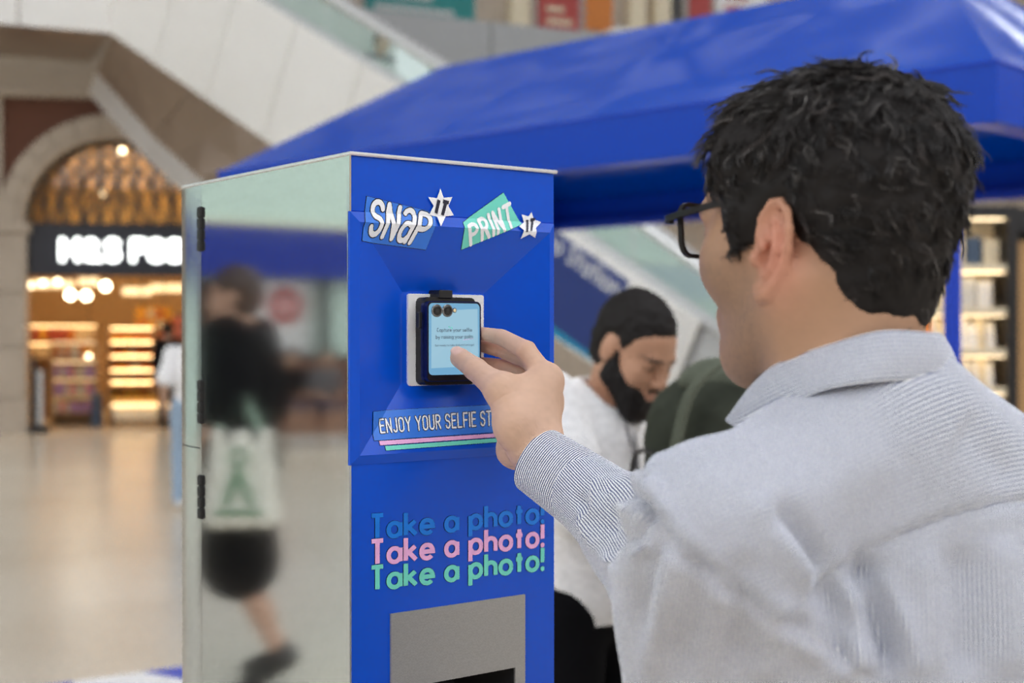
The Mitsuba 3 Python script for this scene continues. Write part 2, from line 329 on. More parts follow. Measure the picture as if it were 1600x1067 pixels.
for s in (-1, 1):                             # piers with capital, plinth and stone courses
    xa, xb = (wl(-60, 600)[0], wl(47, 600)[0]) if s < 0 else (ax0 + ar - .02, ax0 + ar + .9)
    for z0, z1, gap in ((0, 0.55, 0), (0.56, 1.35, .03), (1.36, 2.2, .03), (2.21, zs - .16, .03)):
        add('wall_left__pier_stone', mv(bx(xa, xb - gap, z0, z1, 0, 0.22 - gap, 0.012), WM), 'm_stone')
    add('wall_left__capital', mv(bx(xa, xb + .03, zs - .15, zs + .02, 0, .26, 0.02), WM), 'm_stone')
add('wall_left__cornice', mv(bx(-3, 9, wl(60, 152)[1], wl(60, 140)[1], 0, .12, .02), WM), 'm_stone')
# the shop's room behind the arch
add('wall_back', mv(bx(-2.5, 5.5, 0, 5.0, -7.2, -7.0), WM), 'm_tan', kind='structure')
add('wall_side', mv(bx(-2.6, -2.5, 0, 5.0, -7.2, -.5), WM), 'm_tan', kind='structure')
add('wall_side_001', mv(bx(5.5, 5.6, 0, 5.0, -7.2, -.5), WM), 'm_tan', kind='structure')
add('ceiling_shop', mv(bx(-2.6, 5.6, 4.9, 5.0, -7.2, -.5), WM), 'm_tan', kind='structure')
# fanlight: gold lattice over the sign
fan = Point(ax0, zs).buffer(ar - .02, 32).intersection(sbox(-9, zs, 20, 20))
add('window_1', mv(extr(fan, 0.02), WM @ frame((0, 0, -0.42), (1, 0, 0), (0, 1, 0))), 'm_gold', kind='structure')
del scene['window_1']
bars = []
for k in range(-9, 10):                       # two families of crossing arcs
    for s in (-1, 1):
        c = LineString([(ax0 + k * .26 + s * 1.5 + 1.75 * math.cos(a) * (-s), zs - .2 + 1.75 * math.sin(a)) for a in np.linspace(0.05, 1.9, 26)]).buffer(.016)
        bars.append(c)
for r in (.48, .95):
    bars.append(Point(ax0, zs).buffer(r).difference(Point(ax0, zs).buffer(r - .03)))
rim = fan.difference(fan.buffer(-.05))
labels['window_1'] = {'kind': 'structure'}
add('window_1__lattice', mv(extr(unary_union(bars).intersection(fan), 0.04), WM @ frame((0, 0, -0.30), (1, 0, 0), (0, 1, 0))), 'm_dark')
add('window_1__rim', mv(extr(rim, 0.1), WM @ frame((0, 0, -0.32), (1, 0, 0), (0, 1, 0))), 'm_dark')
add('window_1__pane', mv(extr(fan, 0.01), WM @ frame((0, 0, -0.34), (1, 0, 0), (0, 1, 0))), 'm_fanglass')
add('backdrop_grille', mv(bx(ax0 - 1.8, ax0 + 1.9, zs + .05, 4.85, -2.2, -2.1), WM), 'm_gold', label='gold mesh bulkhead behind the arched fanlight of the food shop', cat='bulkhead')
for k in range(12):
    add('backdrop_grille__rib', mv(bx(ax0 - 1.75 + .3 * k, ax0 - 1.70 + .3 * k, zs + .05, 4.85, -2.1, -2.02), WM), 'm_dark')
# fascia sign
z0, z1 = wl(150, 431)[1], zs
fs = add('shop_sign', mv(bx(ax0 - ar, ax0 + ar, z0, z1, -.2, .02, .01), WM), 'm_signnavy', label='dark fascia under the arch with the white lit lettering M&S FOOD', cat='sign')
lt = wl(98, 406); ht = wl(98, 375)[1] - lt[1]
g, wd = text_poly('M&S FOOD', 0.22, 0.08, 0.3)
wt = (wl(286, 409)[0] - lt[0]) / 7 * 8
g = affinity.affine_transform(g, [wt / wd, 0, 0, ht, lt[0], lt[1]])
for pg in sorted(polys(g), key=lambda q: q.bounds[0]):
    lamp('shop_sign__letter', mv(extr(pg, .04), WM @ frame((0, 0, .021), (1, 0, 0), (0, 1, 0))), (3.6, 3.7, 3.6))
lamp('backdrop_grille__light_strip', mv(bx(ax0 - 1.4, ax0 + 1.4, zs + .06, zs + .1, -1.5, -1.4), WM), WARM * 14)  # added strip, only there to brighten the gold bulkhead from below
lamp('backdrop_grille__light_strip', mv(bx(ax0 - 1.4, ax0 + 1.4, 4.78, 4.82, -1.4, -1.3), WM), WARM ** .8 * 22)  # second added strip, brightens the bulkhead from above
# lamps in the shop
def shop_pt(px, py, c): return hit(px, py, WO + WN * c, WN)
sph = trimesh.creation.icosphere(2, 1.0)
def ball(c, r): return TM(np.asarray(sph.vertices) * r + c, sph.faces)
for i, (px, py, c, r, e) in enumerate([(110, 461, 3, .085, 16), (135, 462, 3, .085, 16), (165, 447, 3, .085, 16), (47, 446, 2, .05, 7), (67, 442, 2, .05, 9), (90, 440, 2, .05, 9), (139, 557, 1.5, .06, 7), (190, 236, 1.2, .06, 10), (292, 278, 1.2, .07, 7), (70, 275, 1.8, .05, 2), (162, 302, 1.6, .05, 2)]):
    c_ = shop_pt(px, py, c)
    lamp('globe_lamp', ball(c_, r), WARM ** .6 * e, smooth=True, label=['lit round globe lamp hanging under the fascia in the food shop', 'lit round lamp shining through the arched fanlight'][py < 350], cat='lamp', group=['globe lamps hanging inside the food shop', 'lamps behind the fanlight'][py < 350])
    add([k for k in scene if k.startswith('globe_lamp') and '__' not in k][-1] + '__cord', tube([c_ + [0, 0, r * .9], [c_[0], c_[1], 4.9]], .008, 5), 'm_dark')
for i, (a, b, py, c) in enumerate([(48, 115, 444, 3.4), (124, 153, 440, 3.4), (192, 236, 455, 3.2), (236, 300, 450, 3.0)]):
    p, q = shop_pt(a, py, c), shop_pt(b, py, c)
    M = frame((p + q) / 2, WU, (0, 0, 1), -WN); L = np.linalg.norm(p - q) / 2
    kk = lamp('strip_lamp', mv(bx(-L, L, -.07, .07, -.06, .06), M), WARM ** .8 * 1.6, label=['strip lamp at the left under the shop ceiling', 'short strip lamp at the middle of the shop ceiling', 'strip lamp right of the three globes', 'strip lamp ending behind the blue kiosk'][i], cat='lamp')
    for e_ in (p * .8 + q * .2, p * .2 + q * .8): add(kk + '__rod', tube([e_ + [0, 0, .06], [e_[0], e_[1], 4.9]], .01, 5), 'm_dark')
for k in range(4):                            # ceiling panels that light the shop
    lamp('ceiling_panel_lamp', mv(bx(-1.6 + 1.7 * k, -.8 + 1.7 * k, 4.84, 4.88, -5.6, -3.2), WM), WARM ** .7 * 6, label='warm panel lamp in the shop ceiling', cat='lamp', group='panel lamps in the shop ceiling')
# left shelf unit with lilac packs, right bright bakery rack, counter
rng = np.random.default_rng(5)
def shelf(key, px0, px1, c, zs_, body, lab, cat_, depth=.5, led=None):
    x0, x1 = wl(px0, 520, -c)[0], wl(px1, 520, -c)[0]
    tag(key, lab, cat_)
    add(key + '__back', mv(bx(x0, x1, 0, zs_[-1] + .25, -c - depth, -c - depth + .04), WM), body)
    for x in (x0, x1): add(key + '__side', mv(bx(x - .025, x + .025, 0, zs_[-1] + .25, -c - depth, -c), WM), body)
    for z in zs_:
        add(key + '__shelf_board', mv(bx(x0, x1, z - .03, z, -c - depth, -c), WM), body)
        if led is not None: lamp(key + '__light_strip', mv(bx(x0 + .03, x1 - .03, z + .25, z + .28, -c - .1, -c - .05), WM), led)
    return x0, x1
z_at = lambda py, c: float(shop_pt(150, py, c)[2])
c = 1.4
rows = [z_at(y, c) for y in (645, 618, 590, 560)]
x0, x1 = shelf('shelf_unit', 80, 150, c, rows, 'm_tan', 'low wooden shelf unit with rows of lilac packs left in the food shop', 'shelf', led=WARM * 1.4)
for r, z in enumerate(rows):
    n = 8
    for k in range(n):
        w = (x1 - x0 - .06) / n
        m_ = ['m_lilac', 'm_lilac', 'm_lilac', 'm_cream', 'm_pink'][rng.integers(5)] if r < 3 else ['m_orange', 'm_yellow', 'm_cream'][rng.integers(3)]
        add('food_pack', mv(bx(x0 + .03 + w * k + .008, x0 + .03 + w * (k + 1) - .008, z, z + rng.uniform(.15, .22), -c - .35, -c - .06, .01), WM), m_, label=f'small food pack on the {["lowest", "second", "third", "top"][r]} board of the lilac shelf unit', cat='food pack', group=f'packs on the {["lowest", "second", "third", "top"][r]} board of the lilac shelf unit')
c = 2.0
rows = [z_at(y, c) for y in (622, 603, 581, 559, 537)]
x0, x1 = shelf('bakery_rack', 170, 240, c, rows, 'm_tan', 'tall brightly lit rack of orange and yellow goods in the middle of the food shop', 'shelf', led=WARM * 6)
for r, z in enumerate(rows):
    for k in range(7):
        w = (x1 - x0 - .06) / 7
        M = WM @ frame((x0 + .03 + w * (k + .5), z, -c - .2), (1, 0, 0), (0, 1, 0))
        s = rng.uniform(.8, 1.0)
        m = trimesh.creation.icosphere(2, 1.0); v = np.sign(m.vertices) * np.abs(m.vertices) ** .7 * [w * .46, .075 * s, .14] + [0, .075 * s, 0]
        lb = f'{["lowest", "second", "middle", "fourth", "top"][r]} board of the bright bakery rack'
        add('bread_bag', mv(TM(v, m.faces), M), ['m_orange', 'm_yellow', 'm_yellow', 'm_cream', 'm_orange'][rng.integers(5)], smooth=True, label='plump bread bag on the ' + lb, cat='bread bag', group='bread bags on the ' + lb)
x0, x1 = wl(175, 640, -1.0)[0], wl(272, 640, -1.0)[0]
tag('counter', 'low cream counter in front of the bright rack in the food shop', 'counter')
add('counter__body', mv(bx(x0, x1, .12, z_at(627, 1.0), -1.5, -1.0, .02), WM), 'm_cream')
add('counter__plinth', mv(bx(x0 + .05, x1 - .05, 0, .12, -1.45, -1.05), WM), 'm_tan')
add('counter__top', mv(bx(x0 - .03, x1 + .03, z_at(627, 1.0), z_at(624, 1.0), -1.53, -.97, .01), WM), 'm_yellow')
lamp('counter__light_strip', mv(bx(x0, x1, z_at(624, 1.0) - .12, z_at(624, 1.0) - .08, -.96, -.93), WM), WARM * 3)
x0, x1 = wl(188, 470)[0] , wl(238, 470)[0]
tag('hanging_board', 'yellow board of goods above the bright rack in the food shop', 'display board')
add('hanging_board__panel', mv(bx(x0 - .1, x1, z_at(517, 2.6), z_at(478, 2.6), -2.7, -2.6, .01), WM), 'm_yellow')
for k in range(8):
    add('hanging_board__card', mv(bx(x0 - .05 + .16 * (k % 4), x0 + .08 + .16 * (k % 4), z_at(515 - 18 * (k // 4), 2.6), z_at(500 - 18 * (k // 4), 2.6), -2.6, -2.57, .005), WM), ['m_orange', 'm_yellow', 'm_cream'][k % 3])
for x in (x0, x1 - .1): add('hanging_board__rod', mv(bx(x, x + .02, z_at(478, 2.6), 4.9, -2.66, -2.64), WM), 'm_dark')
x0, x1 = wl(50, 600, .1)[0], wl(58, 600, .1)[0]
tag('entrance_gate', 'black and grey security gate at the left jamb of the food shop', 'security gate')
add('entrance_gate__post', mv(bx(x0, x1, 0, 1.2, .1, .2, .02), WM), 'm_black')
add('entrance_gate__panel', mv(bx(x1 + .01, x1 + .10, .12, 1.0, .12, .18, .02), WM), 'm_lightgrey')
add('entrance_gate__foot', mv(bx(x0 - .03, x1 + .18, 0, .12, .06, .24, .02), WM), 'm_black')
x0, x1 = wl(141, 620, -.9)[0], wl(157, 620, -.9)[0]
tag('basket_stack', 'stack of dark blue shopping baskets beside the lilac shelf unit', 'baskets')
for k in range(5):
    add('basket_stack__basket', mv(bx(x0 + .004 * k, x1 - .004 * k, .02 + .11 * k, .12 + .11 * k, -1.3, -.9, .015), WM), 'm_bluegrey')
x0, x1 = wl(246, 512, -3.0)[0], wl(330, 512, -3.0)[0]
tag('pink_display', 'dusky pink display board beside the blue kiosk edge in the food shop', 'display board')
add('pink_display__panel', mv(bx(x0, x1, z_at(528, 3), z_at(494, 3), -3.1, -3.0, .02), WM), 'm_pink')
add('pink_display__frame', mv(bx(x0 - .04, x1 + .04, z_at(532, 3), z_at(490, 3), -3.16, -3.1, .01), WM), 'm_dark')
add('pink_display__post', mv(bx((x0 + x1) / 2 - .04, (x0 + x1) / 2 + .04, 0, z_at(532, 3), -3.15, -3.1), WM), 'm_dark')
x0, x1 = wl(60, 500, -3.5)[0], wl(160, 500, -3.5)[0]
rows = [z_at(y, 3.4) for y in (560, 532)]
x0, x1 = shelf('wall_shelf', 44, 150, 3.4, rows, 'm_tan', 'wall shelf of orange and yellow jars at the back left of the food shop', 'shelf', led=WARM * 4)
for r, z in enumerate(rows):
    for k in range(9):
        w = (x1 - x0 - .06) / 9
        add('jar', mv(lathe([(0, 0), (w * .4, 0), (w * .42, .15), (w * .25, .2), (w * .25, .24), (0, .24)], n=12), WM @ frame((x0 + .03 + w * (k + .5), z, -3.6), (1, 0, 0), (0, 0, -1))), ['m_orange', 'm_yellow', 'm_red', 'm_cream'][rng.integers(4)], smooth=40, label=f'jar on the {["lower", "upper"][r]} board of the back wall shelf', cat='jar', group=f'jars on the {["lower", "upper"][r]} board of the back wall shelf')

# ---------------------------------------------------------------- the white-clad staircase
EA, EB = P(989, 343, 13.0), P(530, 7, 16.0)
EU = EB - EA; EU[2] = 0; EU = unit(EU)        # horizontal, toward the upper end
EN = np.array([EU[1], -EU[0], 0]); EN = EN if EN @ (EYE - EA) > 0 else -EN   # toward the camera
EO = EA.copy(); EO[2] = 0
EM = frame(EO, EU, (0, 0, 1), np.cross(EU, [0, 0, 1]))
sgn = 1.0 if np.cross(EU, [0, 0, 1]) @ EN > 0 else -1.0
def el(px, py):
    q = hit(px, py, EO, EN) - EO
    return float(q @ EU), float(q[2])
def eo(t, z, c=0.0): return EO + EU * t + np.array([0, 0, z]) + EN * c
low = [el(*q) for q in ((175, 52), (440, 235), (870, 528), (1010, 626))]
t_end = low[-1][0]; sl = (low[-1][1] - low[-2][1]) / (low[-1][0] - low[-2][0])
foot = (t_end - low[-1][1] / sl, 0.0)
top = [el(*q) for q in ((1320, 655), (1120, 517), (880, 352), (625, 135), (411, 2), (300, -68), (175, -150))]
face = Polygon(low + [foot, (top[0][0], 0.0)] + top)
face = face if face.is_valid else face.buffer(0)
tag('staircase', 'white clad staircase rising to the upper left behind the blue canopy', 'staircase')
thick = lambda g, d, c: mv(extr(g, d), EM @ frame((0, 0, sgn * c - (d if sgn < 0 else 0)), (1, 0, 0), (0, 1, 0)))
add('staircase__body', thick(face.buffer(-.05), 1.6, -1.66), 'm_lightgrey')
ea = math.atan2(el(440, 235)[1] - el(175, 52)[1], el(440, 235)[0] - el(175, 52)[0]); e1 = np.array([math.cos(ea), math.sin(ea)])
tt = lambda q: float(np.dot(q, e1))
ts = [tt(el(*q)) for q in ((259, 0), (365, 15), (448, 52))]; st = abs(ts[2] - ts[0]) / 2
big = 40
for k in range(-14, 6):
    a, b = ts[1] + st * k + .012, ts[1] + st * (k + 1) - .012
    q = [(a * e1[0] - s_ * e1[1] * w, a * e1[1] + s_ * e1[0] * w) for s_, w in ((-1, big), (1, big))] + [(b * e1[0] - s_ * e1[1] * w, b * e1[1] + s_ * e1[0] * w) for s_, w in ((1, big), (-1, big))]
    for pg in polys(face.intersection(Polygon(q))):
        if pg.area > .02: add('staircase__cladding_panel', thick(pg, .04, 0.0), 'm_clad')
# lower canted metal soffit and its bright edge strip
dep = lambda px, py: float((hit(px, py, EO, EN) - EYE) @ FWD)
outer = [(175, 52), (300, 138), (440, 235), (560, 317)]
inner = [(150, 112), (240, 214), (310, 277), (420, 360)]
oi = [hit(*q, EO, EN) for q in outer]; ii = [P(q[0], q[1], dep(*o) + 1.3) for q, o in zip(inner, outer)]
i2 = [P(q[0] - 12, q[1] + 34, dep(*o) + 1.5) for q, o in zip(inner, outer)]
def strip(A, B, nsub=1):
    return cat([grid_quad(A[k], A[k + 1], B[k + 1], B[k], 2, 2) for k in range(len(A) - 1)])
for k in range(3):
    add('staircase__soffit_panel', strip([oi[k] * .995 + oi[k + 1] * .005, oi[k + 1] * .995 + oi[k] * .005], [ii[k] * .995 + ii[k + 1] * .005, ii[k + 1] * .995 + ii[k] * .005]), 'm_soffit')
    add('staircase__edge_strip', strip(ii[k:k + 2], i2[k:k + 2]), 'm_silver')
# upper landing
C0 = hit(175, 52, EO, EN); zc = C0[2]
LL = P(0, 37, (zc - CAMH) * FPX / (520 - 37)); LL[2] = zc
LD = unit(LL - C0); LE = C0 + LD * 9
LP = np.cross(LD, [0, 0, 1]); LP = LP if LP @ (C0 - EYE) > 0 else -LP
tag('landing', 'upper landing with white face and metal underside left of the staircase', 'landing')
for k in range(7):
    a, b = C0 + LD * (k * 1.25 + .012), C0 + LD * ((k + 1) * 1.25 - .012)
    add('landing__cladding_panel', cat([grid_quad(a, b, b + [0, 0, 2.6], a + [0, 0, 2.6], 1, 1), grid_quad(a + LP * .06, b + LP * .06, b + LP * .06 + [0, 0, 2.6], a + LP * .06 + [0, 0, 2.6], 1, 1)]), 'm_clad')
for k in range(5):
    a, b = C0 + LD * (k * 1.8 + .012), C0 + LD * ((k + 1) * 1.8 - .012); w = LP * 2.3 
    add('landing__soffit_panel', cat([grid_quad(a, b, b + w, a + w, 1, 1), grid_quad(a + [0, 0, .1], b + [0, 0, .1], b + w + [0, 0, .1], a + w + [0, 0, .1], 1, 1)]), 'm_soffit')
# glass balustrade and handrail
hr = [el(*q) for q in ((1330, 590), (1130, 447), (989, 343), (690, 108), (530, 7), (400, -82), (250, -190))]
tb = np.array(sorted(top)); th_ = np.array(sorted(hr))
f_top = lambda t: float(np.interp(t, tb[:, 0], tb[:, 1])); f_h = lambda t: float(np.interp(t, th_[:, 0], th_[:, 1]))
t0, t1 = max(tb[0, 0], th_[0, 0]), min(tb[-1, 0], th_[-1, 0])
tag('balustrade', 'glass balustrade with a pale metal handrail along the white staircase', 'balustrade')
cuts = np.linspace(t0, t1, 10)
for a, b in zip(cuts[:-1], cuts[1:]):
    q = [(t, f_top(t) - .02) for t in np.linspace(a + .015, b - .015, 5)] + [(t, f_h(t)) for t in np.linspace(b - .015, a + .015, 5)]
    add('balustrade__glass_panel', thick(Polygon(q), .012, -.1), 'm_greenglass')
add('balustrade__handrail', tube([eo(t, f_h(t), -.09) for t in np.linspace(t0, t1, 40)], .075, 10), 'm_silver', smooth=True)
add('balustrade__bottom_rail', tube([eo(t, f_top(t), -.07) for t in np.linspace(t0, t1, 40)], .07, 8), 'm_lightgrey', smooth=True)
# the banner on the staircase
q0, q1, q2 = el(985, 442), el(880, 366), el(935, 561)
bt = [el(*q) for q in ((987, 440), (868, 358), (700, 235), (700, 385), (868, 508), (940, 560))]
tag('station_banner', 'navy banner with white station lettering on the white staircase', 'banner')
add('station_banner__panel', thick(Polygon(bt), .02, .045), 'm_navybanner')
b1, b2 = el(868, 508), el(940, 560); b3, b4 = el(945, 571), el(868, 522)
b0, b5 = el(700, 385), el(700, 398)
add('station_banner__stripe', thick(Polygon([b0, b1, b2, b3, b4, b5]), .02, .045), 'm_teal')
# lettering: right end at the photograph's word end, running up to the left
re_, le_ = np.array(el(968, 464)), np.array(el(868, 390))
base_dir = unit(re_ - le_); up_dir = np.array([-base_dir[1], base_dir[0]]); up_dir = up_dir if up_dir[1] > 0 else -up_dir
hh = abs(np.dot(np.array(el(931, 407)) - np.array(el(920, 428)), up_dir)) * 1.15
g, wd = text_poly('London Waterloo Station', .13, .1, .4)
sc_ = hh; tot = wd * sc_
start = re_ - base_dir * tot
mir = base_dir[0] * sgn
A = [base_dir[0] * sc_, up_dir[0] * sc_, base_dir[1] * sc_, up_dir[1] * sc_, start[0], start[1]]
add('station_banner__lettering', thick(affinity.affine_transform(g, A), .006, .066), 'm_white')

# ---------------------------------------------------------------- upper gallery and facades behind
GA, GB = P(566, 13, 19.5), P(903, 48, 19.5 * (520 - 13) / (520 - 48))
GU = GB - GA; GU[2] = 0; GU = unit(GU); GN = np.array([-GU[1], GU[0], 0]); GN = GN if GN @ (GA - EYE) > 0 else -GN
GM = frame((GA[0], GA[1], 0), GU, (0, 0, 1), -GN)
gz = GA[2]
def gl(px, py, c=0.0):
    q = hit(px, py, np.array([GA[0], GA[1], 0]) + GN * c, GN) - np.array([GA[0], GA[1], 0])
    return float(q @ GU), float(q[2])
tag('gallery', 'grey upper gallery parapet above the blue canopy', 'gallery')
for k in range(-1, 6):
    add('gallery__parapet_panel', mv(bx(k * 2.0 + .01, k * 2.0 + 1.99, gz - 2.2, gz, -.12, 0, .01), GM), 'm_grey')
add('gallery__floor_slab', mv(bx(-2, 12, gz - 2.2, gz - 1.9, -3.9, -.12), GM), 'm_lightgrey')
add('wall_gallery', mv(bx(-2, 16, gz - 2.2, gz + 3.5, -4.2, -4.0), GM), 'm_stone', kind='structure')
for i, (xa, xb, ya, yb, m_, lab) in enumerate([(572, 742, -20, 30, 'm_tealsign', 'teal shop sign above the grey gallery parapet'), (842, 906, -25, 52, 'm_red', 'red poster above the gallery parapet'), (916, 958, -25, 46, 'm_orange', 'orange and gold poster right of the red one'),
                                              (1040, 1066, -40, 40, 'm_black', 'black panel among the upper shop fronts'), (1078, 1112, -40, 36, 'm_red', 'red and white poster at the right end of the upper shop fronts'), (1122, 1200, -40, 30, 'm_white', 'white shop poster above the canopy top edge')]):
    (u0, za), (u1, zb) = gl(xa, yb, 3.9), gl(xb, ya, 3.9)
    k = 'gallery_sign' + (f'_{i:03d}' if i else '')
    tag(k, lab, 'sign')
    add(k + '__board', mv(bx(u0, u1, za, zb, -3.98, -3.9, .01), GM), m_)
    add(k + '__frame', mv(bx(u0 - .05, u1 + .05, za - .05, zb + .05, -4.0, -3.96, .01), GM), 'm_lightgrey')
    if i in (0, 1, 5): 
        for j in range(2): add(k + '__stripe', mv(bx(u0 + .15, u0 + (u1 - u0) * (.8 - .2 * j), za + (.2 + .22 * j) , za + (.29 + .22 * j), -3.9, -3.885), GM), ['m_lightgrey', 'm_cream', None, None, None, 'm_red'][i])
for px in (800, 985, 1025):
    u0, _ = gl(px, 0, 3.8); add('wall_gallery__pilaster', mv(bx(u0, u0 + .35, gz - 1.9, gz + 3.4, -4.0, -3.8, .02), GM), 'm_cream')
u0, z_ = gl(960, 48, 2.0); u1, _ = gl(1002, 48, 2.0)
add('gallery_bench', mv(bx(u0, u1, gz - 1.9, gl(960, 41, 2.0)[1], -2.4, -2.0, .03), GM), 'm_white', label='white box standing behind the gallery parapet', cat='box')
# ground facade seen under the canopy, above the staircase
FD = 24.0
fx = lambda px: (px - 800) / FPX * FD
fz = lambda py: P(800, py, FD)[2]
add('wall_shopfront', bx(fx(780), fx(1500), FD, FD + .3, 0, fz(250)), 'm_tan', kind='structure')
for i, (xa, xb, ya, yb, m_, nm, lab) in enumerate([(895, 1010, 340, 388, 'm_white', 'shop_sign_board', 'white sign board with a green panel behind the staircase glass'), (975, 1079, 390, 500, 'm_grey', 'shop_window', 'dark grey shop window behind the staircase glass'), (1079, 1140, 330, 520, 'm_cream', 'cream_column', 'cream column behind the staircase glass beside the man')]):
    tag(nm, lab, ['sign', 'shop window', 'column'][i])
    if nm == 'shop_window':
        add(nm + '__pane', bx(fx(xa), fx(xb), FD - .1, FD - .02, fz(yb), fz(ya), .01), m_)
        for k in range(3): add(nm + '__mullion', bx(fx(xa) + k * .5, fx(xa) + k * .5 + .05, FD - .14, FD - .1, fz(yb), fz(ya)), 'm_dark')
        add(nm + '__sill', bx(fx(xa), fx(xb), FD - .2, FD - .02, 0, fz(yb), .01), 'm_lightgrey')
    elif nm == 'cream_column':
        add(nm + '__shaft', bx(fx(xa), fx(xb), FD - .5, FD - .12, .4, fz(ya), .03), m_); add(nm + '__plinth', bx(fx(xa) - .06, fx(xb) + .06, FD - .56, FD - .1, 0, .4, .03), m_)
    else:
        add(nm + '__board', bx(fx(xa), fx(xb), FD - .2, FD - .02, fz(yb), fz(ya), .01), m_); add(nm + '__green_panel', bx(fx(972), fx(1006), FD - .24, FD - .2, fz(376), fz(350), .005), 'm_green'); add(nm + '__cream_panel', bx(fx(937), fx(952), FD - .24, FD - .2, fz(372), fz(345), .005), 'm_cream')

# ---------------------------------------------------------------- the blue booth canopy
from scipy.optimize import fsolve
CR = P(1558, 97, 5.0); CL = P(340, 270, 8.46); CL[2] = CR[2]
cu = unit(CL - CR); cw = np.array([cu[1], -cu[0], 0]); cw = cw if cw[1] > 0 else -cw     # along the fascia to the left end; inward (away)
FH = float(CR[2] - P(1558, 190, 5.0)[2]); LEN = float(np.linalg.norm(CL - CR)); DEP = 2.9
def proj(p):
    q = p - EYE; d = q @ FWD
    return 800 + FPX * q[0] / d, 533.5 - FPX * (q @ UPV) / d
def eqs(v):
    a, b, h = v
    tl = CR + cu * (LEN - a) + cw * b + [0, 0, h]; tr = CR + cu * a + cw * b + [0, 0, h]
    x, y = proj(tl); xr, yr = proj(tr)
    return [x - 690, y - 105, (xr - 1558) - .62 * (yr - 97)]
ra, rb_, rh = fsolve(eqs, [.8, 1.1, .65])
print('canopy', ra, rb_, rh, FH, LEN)
cp = lambda t, b, h=0.0: CR + cu * t + cw * b + [0, 0, h]
tag('booth_canopy', 'glossy blue hipped canopy of the photo booth behind the kiosk', 'canopy')
def roof_face(a, b, c, d, nu, nv, seed, amp=.024):
    m = grid_quad(a, b, c, d, nu, nv); v = np.asarray(m.vertices); n = unit(np.cross(b - a, d - a)); n = n if n[2] > 0 else -n
    u, w = np.meshgrid(np.linspace(0, 1, nu + 1), np.linspace(0, 1, nv + 1), indexing='ij')
    env = (np.clip(np.minimum(u, 1 - u) * 6, 0, 1) * np.clip(np.minimum(w, 1 - w) * 5, 0, 1)).ravel()
    off = ((meshkit.noise(v * 1.6, seed) - .5) * 1.2 + (meshkit.noise(v * 3.7, seed + 1) - .5) * .4) * amp * env
    return TM(v + n * off[:, None], m.faces)
T = [cp(ra, rb_, rh), cp(LEN - ra, rb_, rh), cp(LEN - ra, DEP - rb_, rh), cp(ra, DEP - rb_, rh)]
E = [cp(0, 0), cp(LEN, 0), cp(LEN, DEP), cp(0, DEP)]
for i in range(4):
    j = (i + 1) % 4
    add('booth_canopy__roof_panel', roof_face(E[i], E[j], T[j], T[i], 80, 24, 3 + i), 'm_canopy', smooth=True)
add('booth_canopy__roof_panel', grid_quad(T[0], T[1], T[2], T[3], 1, 1), 'm_canopy')
for i in range(4):
    j = (i + 1) % 4; a, b = E[i], E[j]; w = unit(b - a); inn = np.array([-w[1], w[0], 0]); inn = inn if inn @ (cp(LEN / 2, DEP / 2) - a) > 0 else -inn
    L = np.linalg.norm(b - a); M = frame(a, w, (0, 0, 1), np.cross(w, [0, 0, 1])); s = np.sign(np.cross(w, [0, 0, 1]) @ inn)
    add('booth_canopy__fascia', mv(bx(0, L, -FH, .004, min(0, s * .03), max(0, s * .03), .004), M), 'm_fascia')
    add('booth_canopy__edge_trim', tube([a + [0, 0, .004], b + [0, 0, .004]], .007, 6), 'm_lightblue' if 0 else 'm_bluepaint')
    add('booth_canopy__ceiling_beam', mv(bx(.05, L - .05, -FH - .0, -FH + .05, min(s * .03, s * .12), max(s * .03, s * .12)), M), 'm_bluepaint')
for i, q in enumerate([P(1488, 500, 5.25), cp(LEN - .2, .2), cp(LEN - .25, DEP - .2), cp(.2, DEP - .2)]):
    q = np.array([q[0], q[1], 0]); zt = CR[2] - .02
    k = add('booth_canopy__post', lathe([(0, 0), (.032, 0), (.032, zt), (0, zt)], o=q, n=20), 'm_bluepaint', smooth=40)
    add(k + '__base_plate', mv(bx(-.09, .09, -.09, .09, 0, .012, .003), frame(q, cu, cw)), 'm_bluepaint')

# ---------------------------------------------------------------- lit shelving under the canopy, right of the man
SD = 9.6
sx = lambda px, d=SD: (px - 800) / FPX * d
sz = lambda py, d=SD: float(P(800, py, d)[2])
tag('shop_shelving', 'tall black framed shelving with warm lit boards right of the man', 'shelving')
X0, X1 = sx(1405), sx(1574)
add('shop_shelving__back', bx(X0, X1, SD + .28, SD + .32, 0, sz(338)), 'm_cream')
for x in (X0 - .06, X1): add('shop_shelving__upright', bx(x, x + (.07 if x > X1 - .1 else .06), SD - .02, SD + .46, 0, sz(322), .005), 'm_black')
add('shop_shelving__header', bx(X0 - .06, X1 + .07, SD - .02, SD + .46, sz(340), sz(322), .005), 'm_black')
brd = [424, 492, 556, 617, 680, 745, 810]
rs = np.random.default_rng(11)
ws = [(0, 'top'), (1, 'second'), (2, 'third'), (3, 'fourth'), (4, 'fifth'), (5, 'sixth'), (6, 'lowest')]
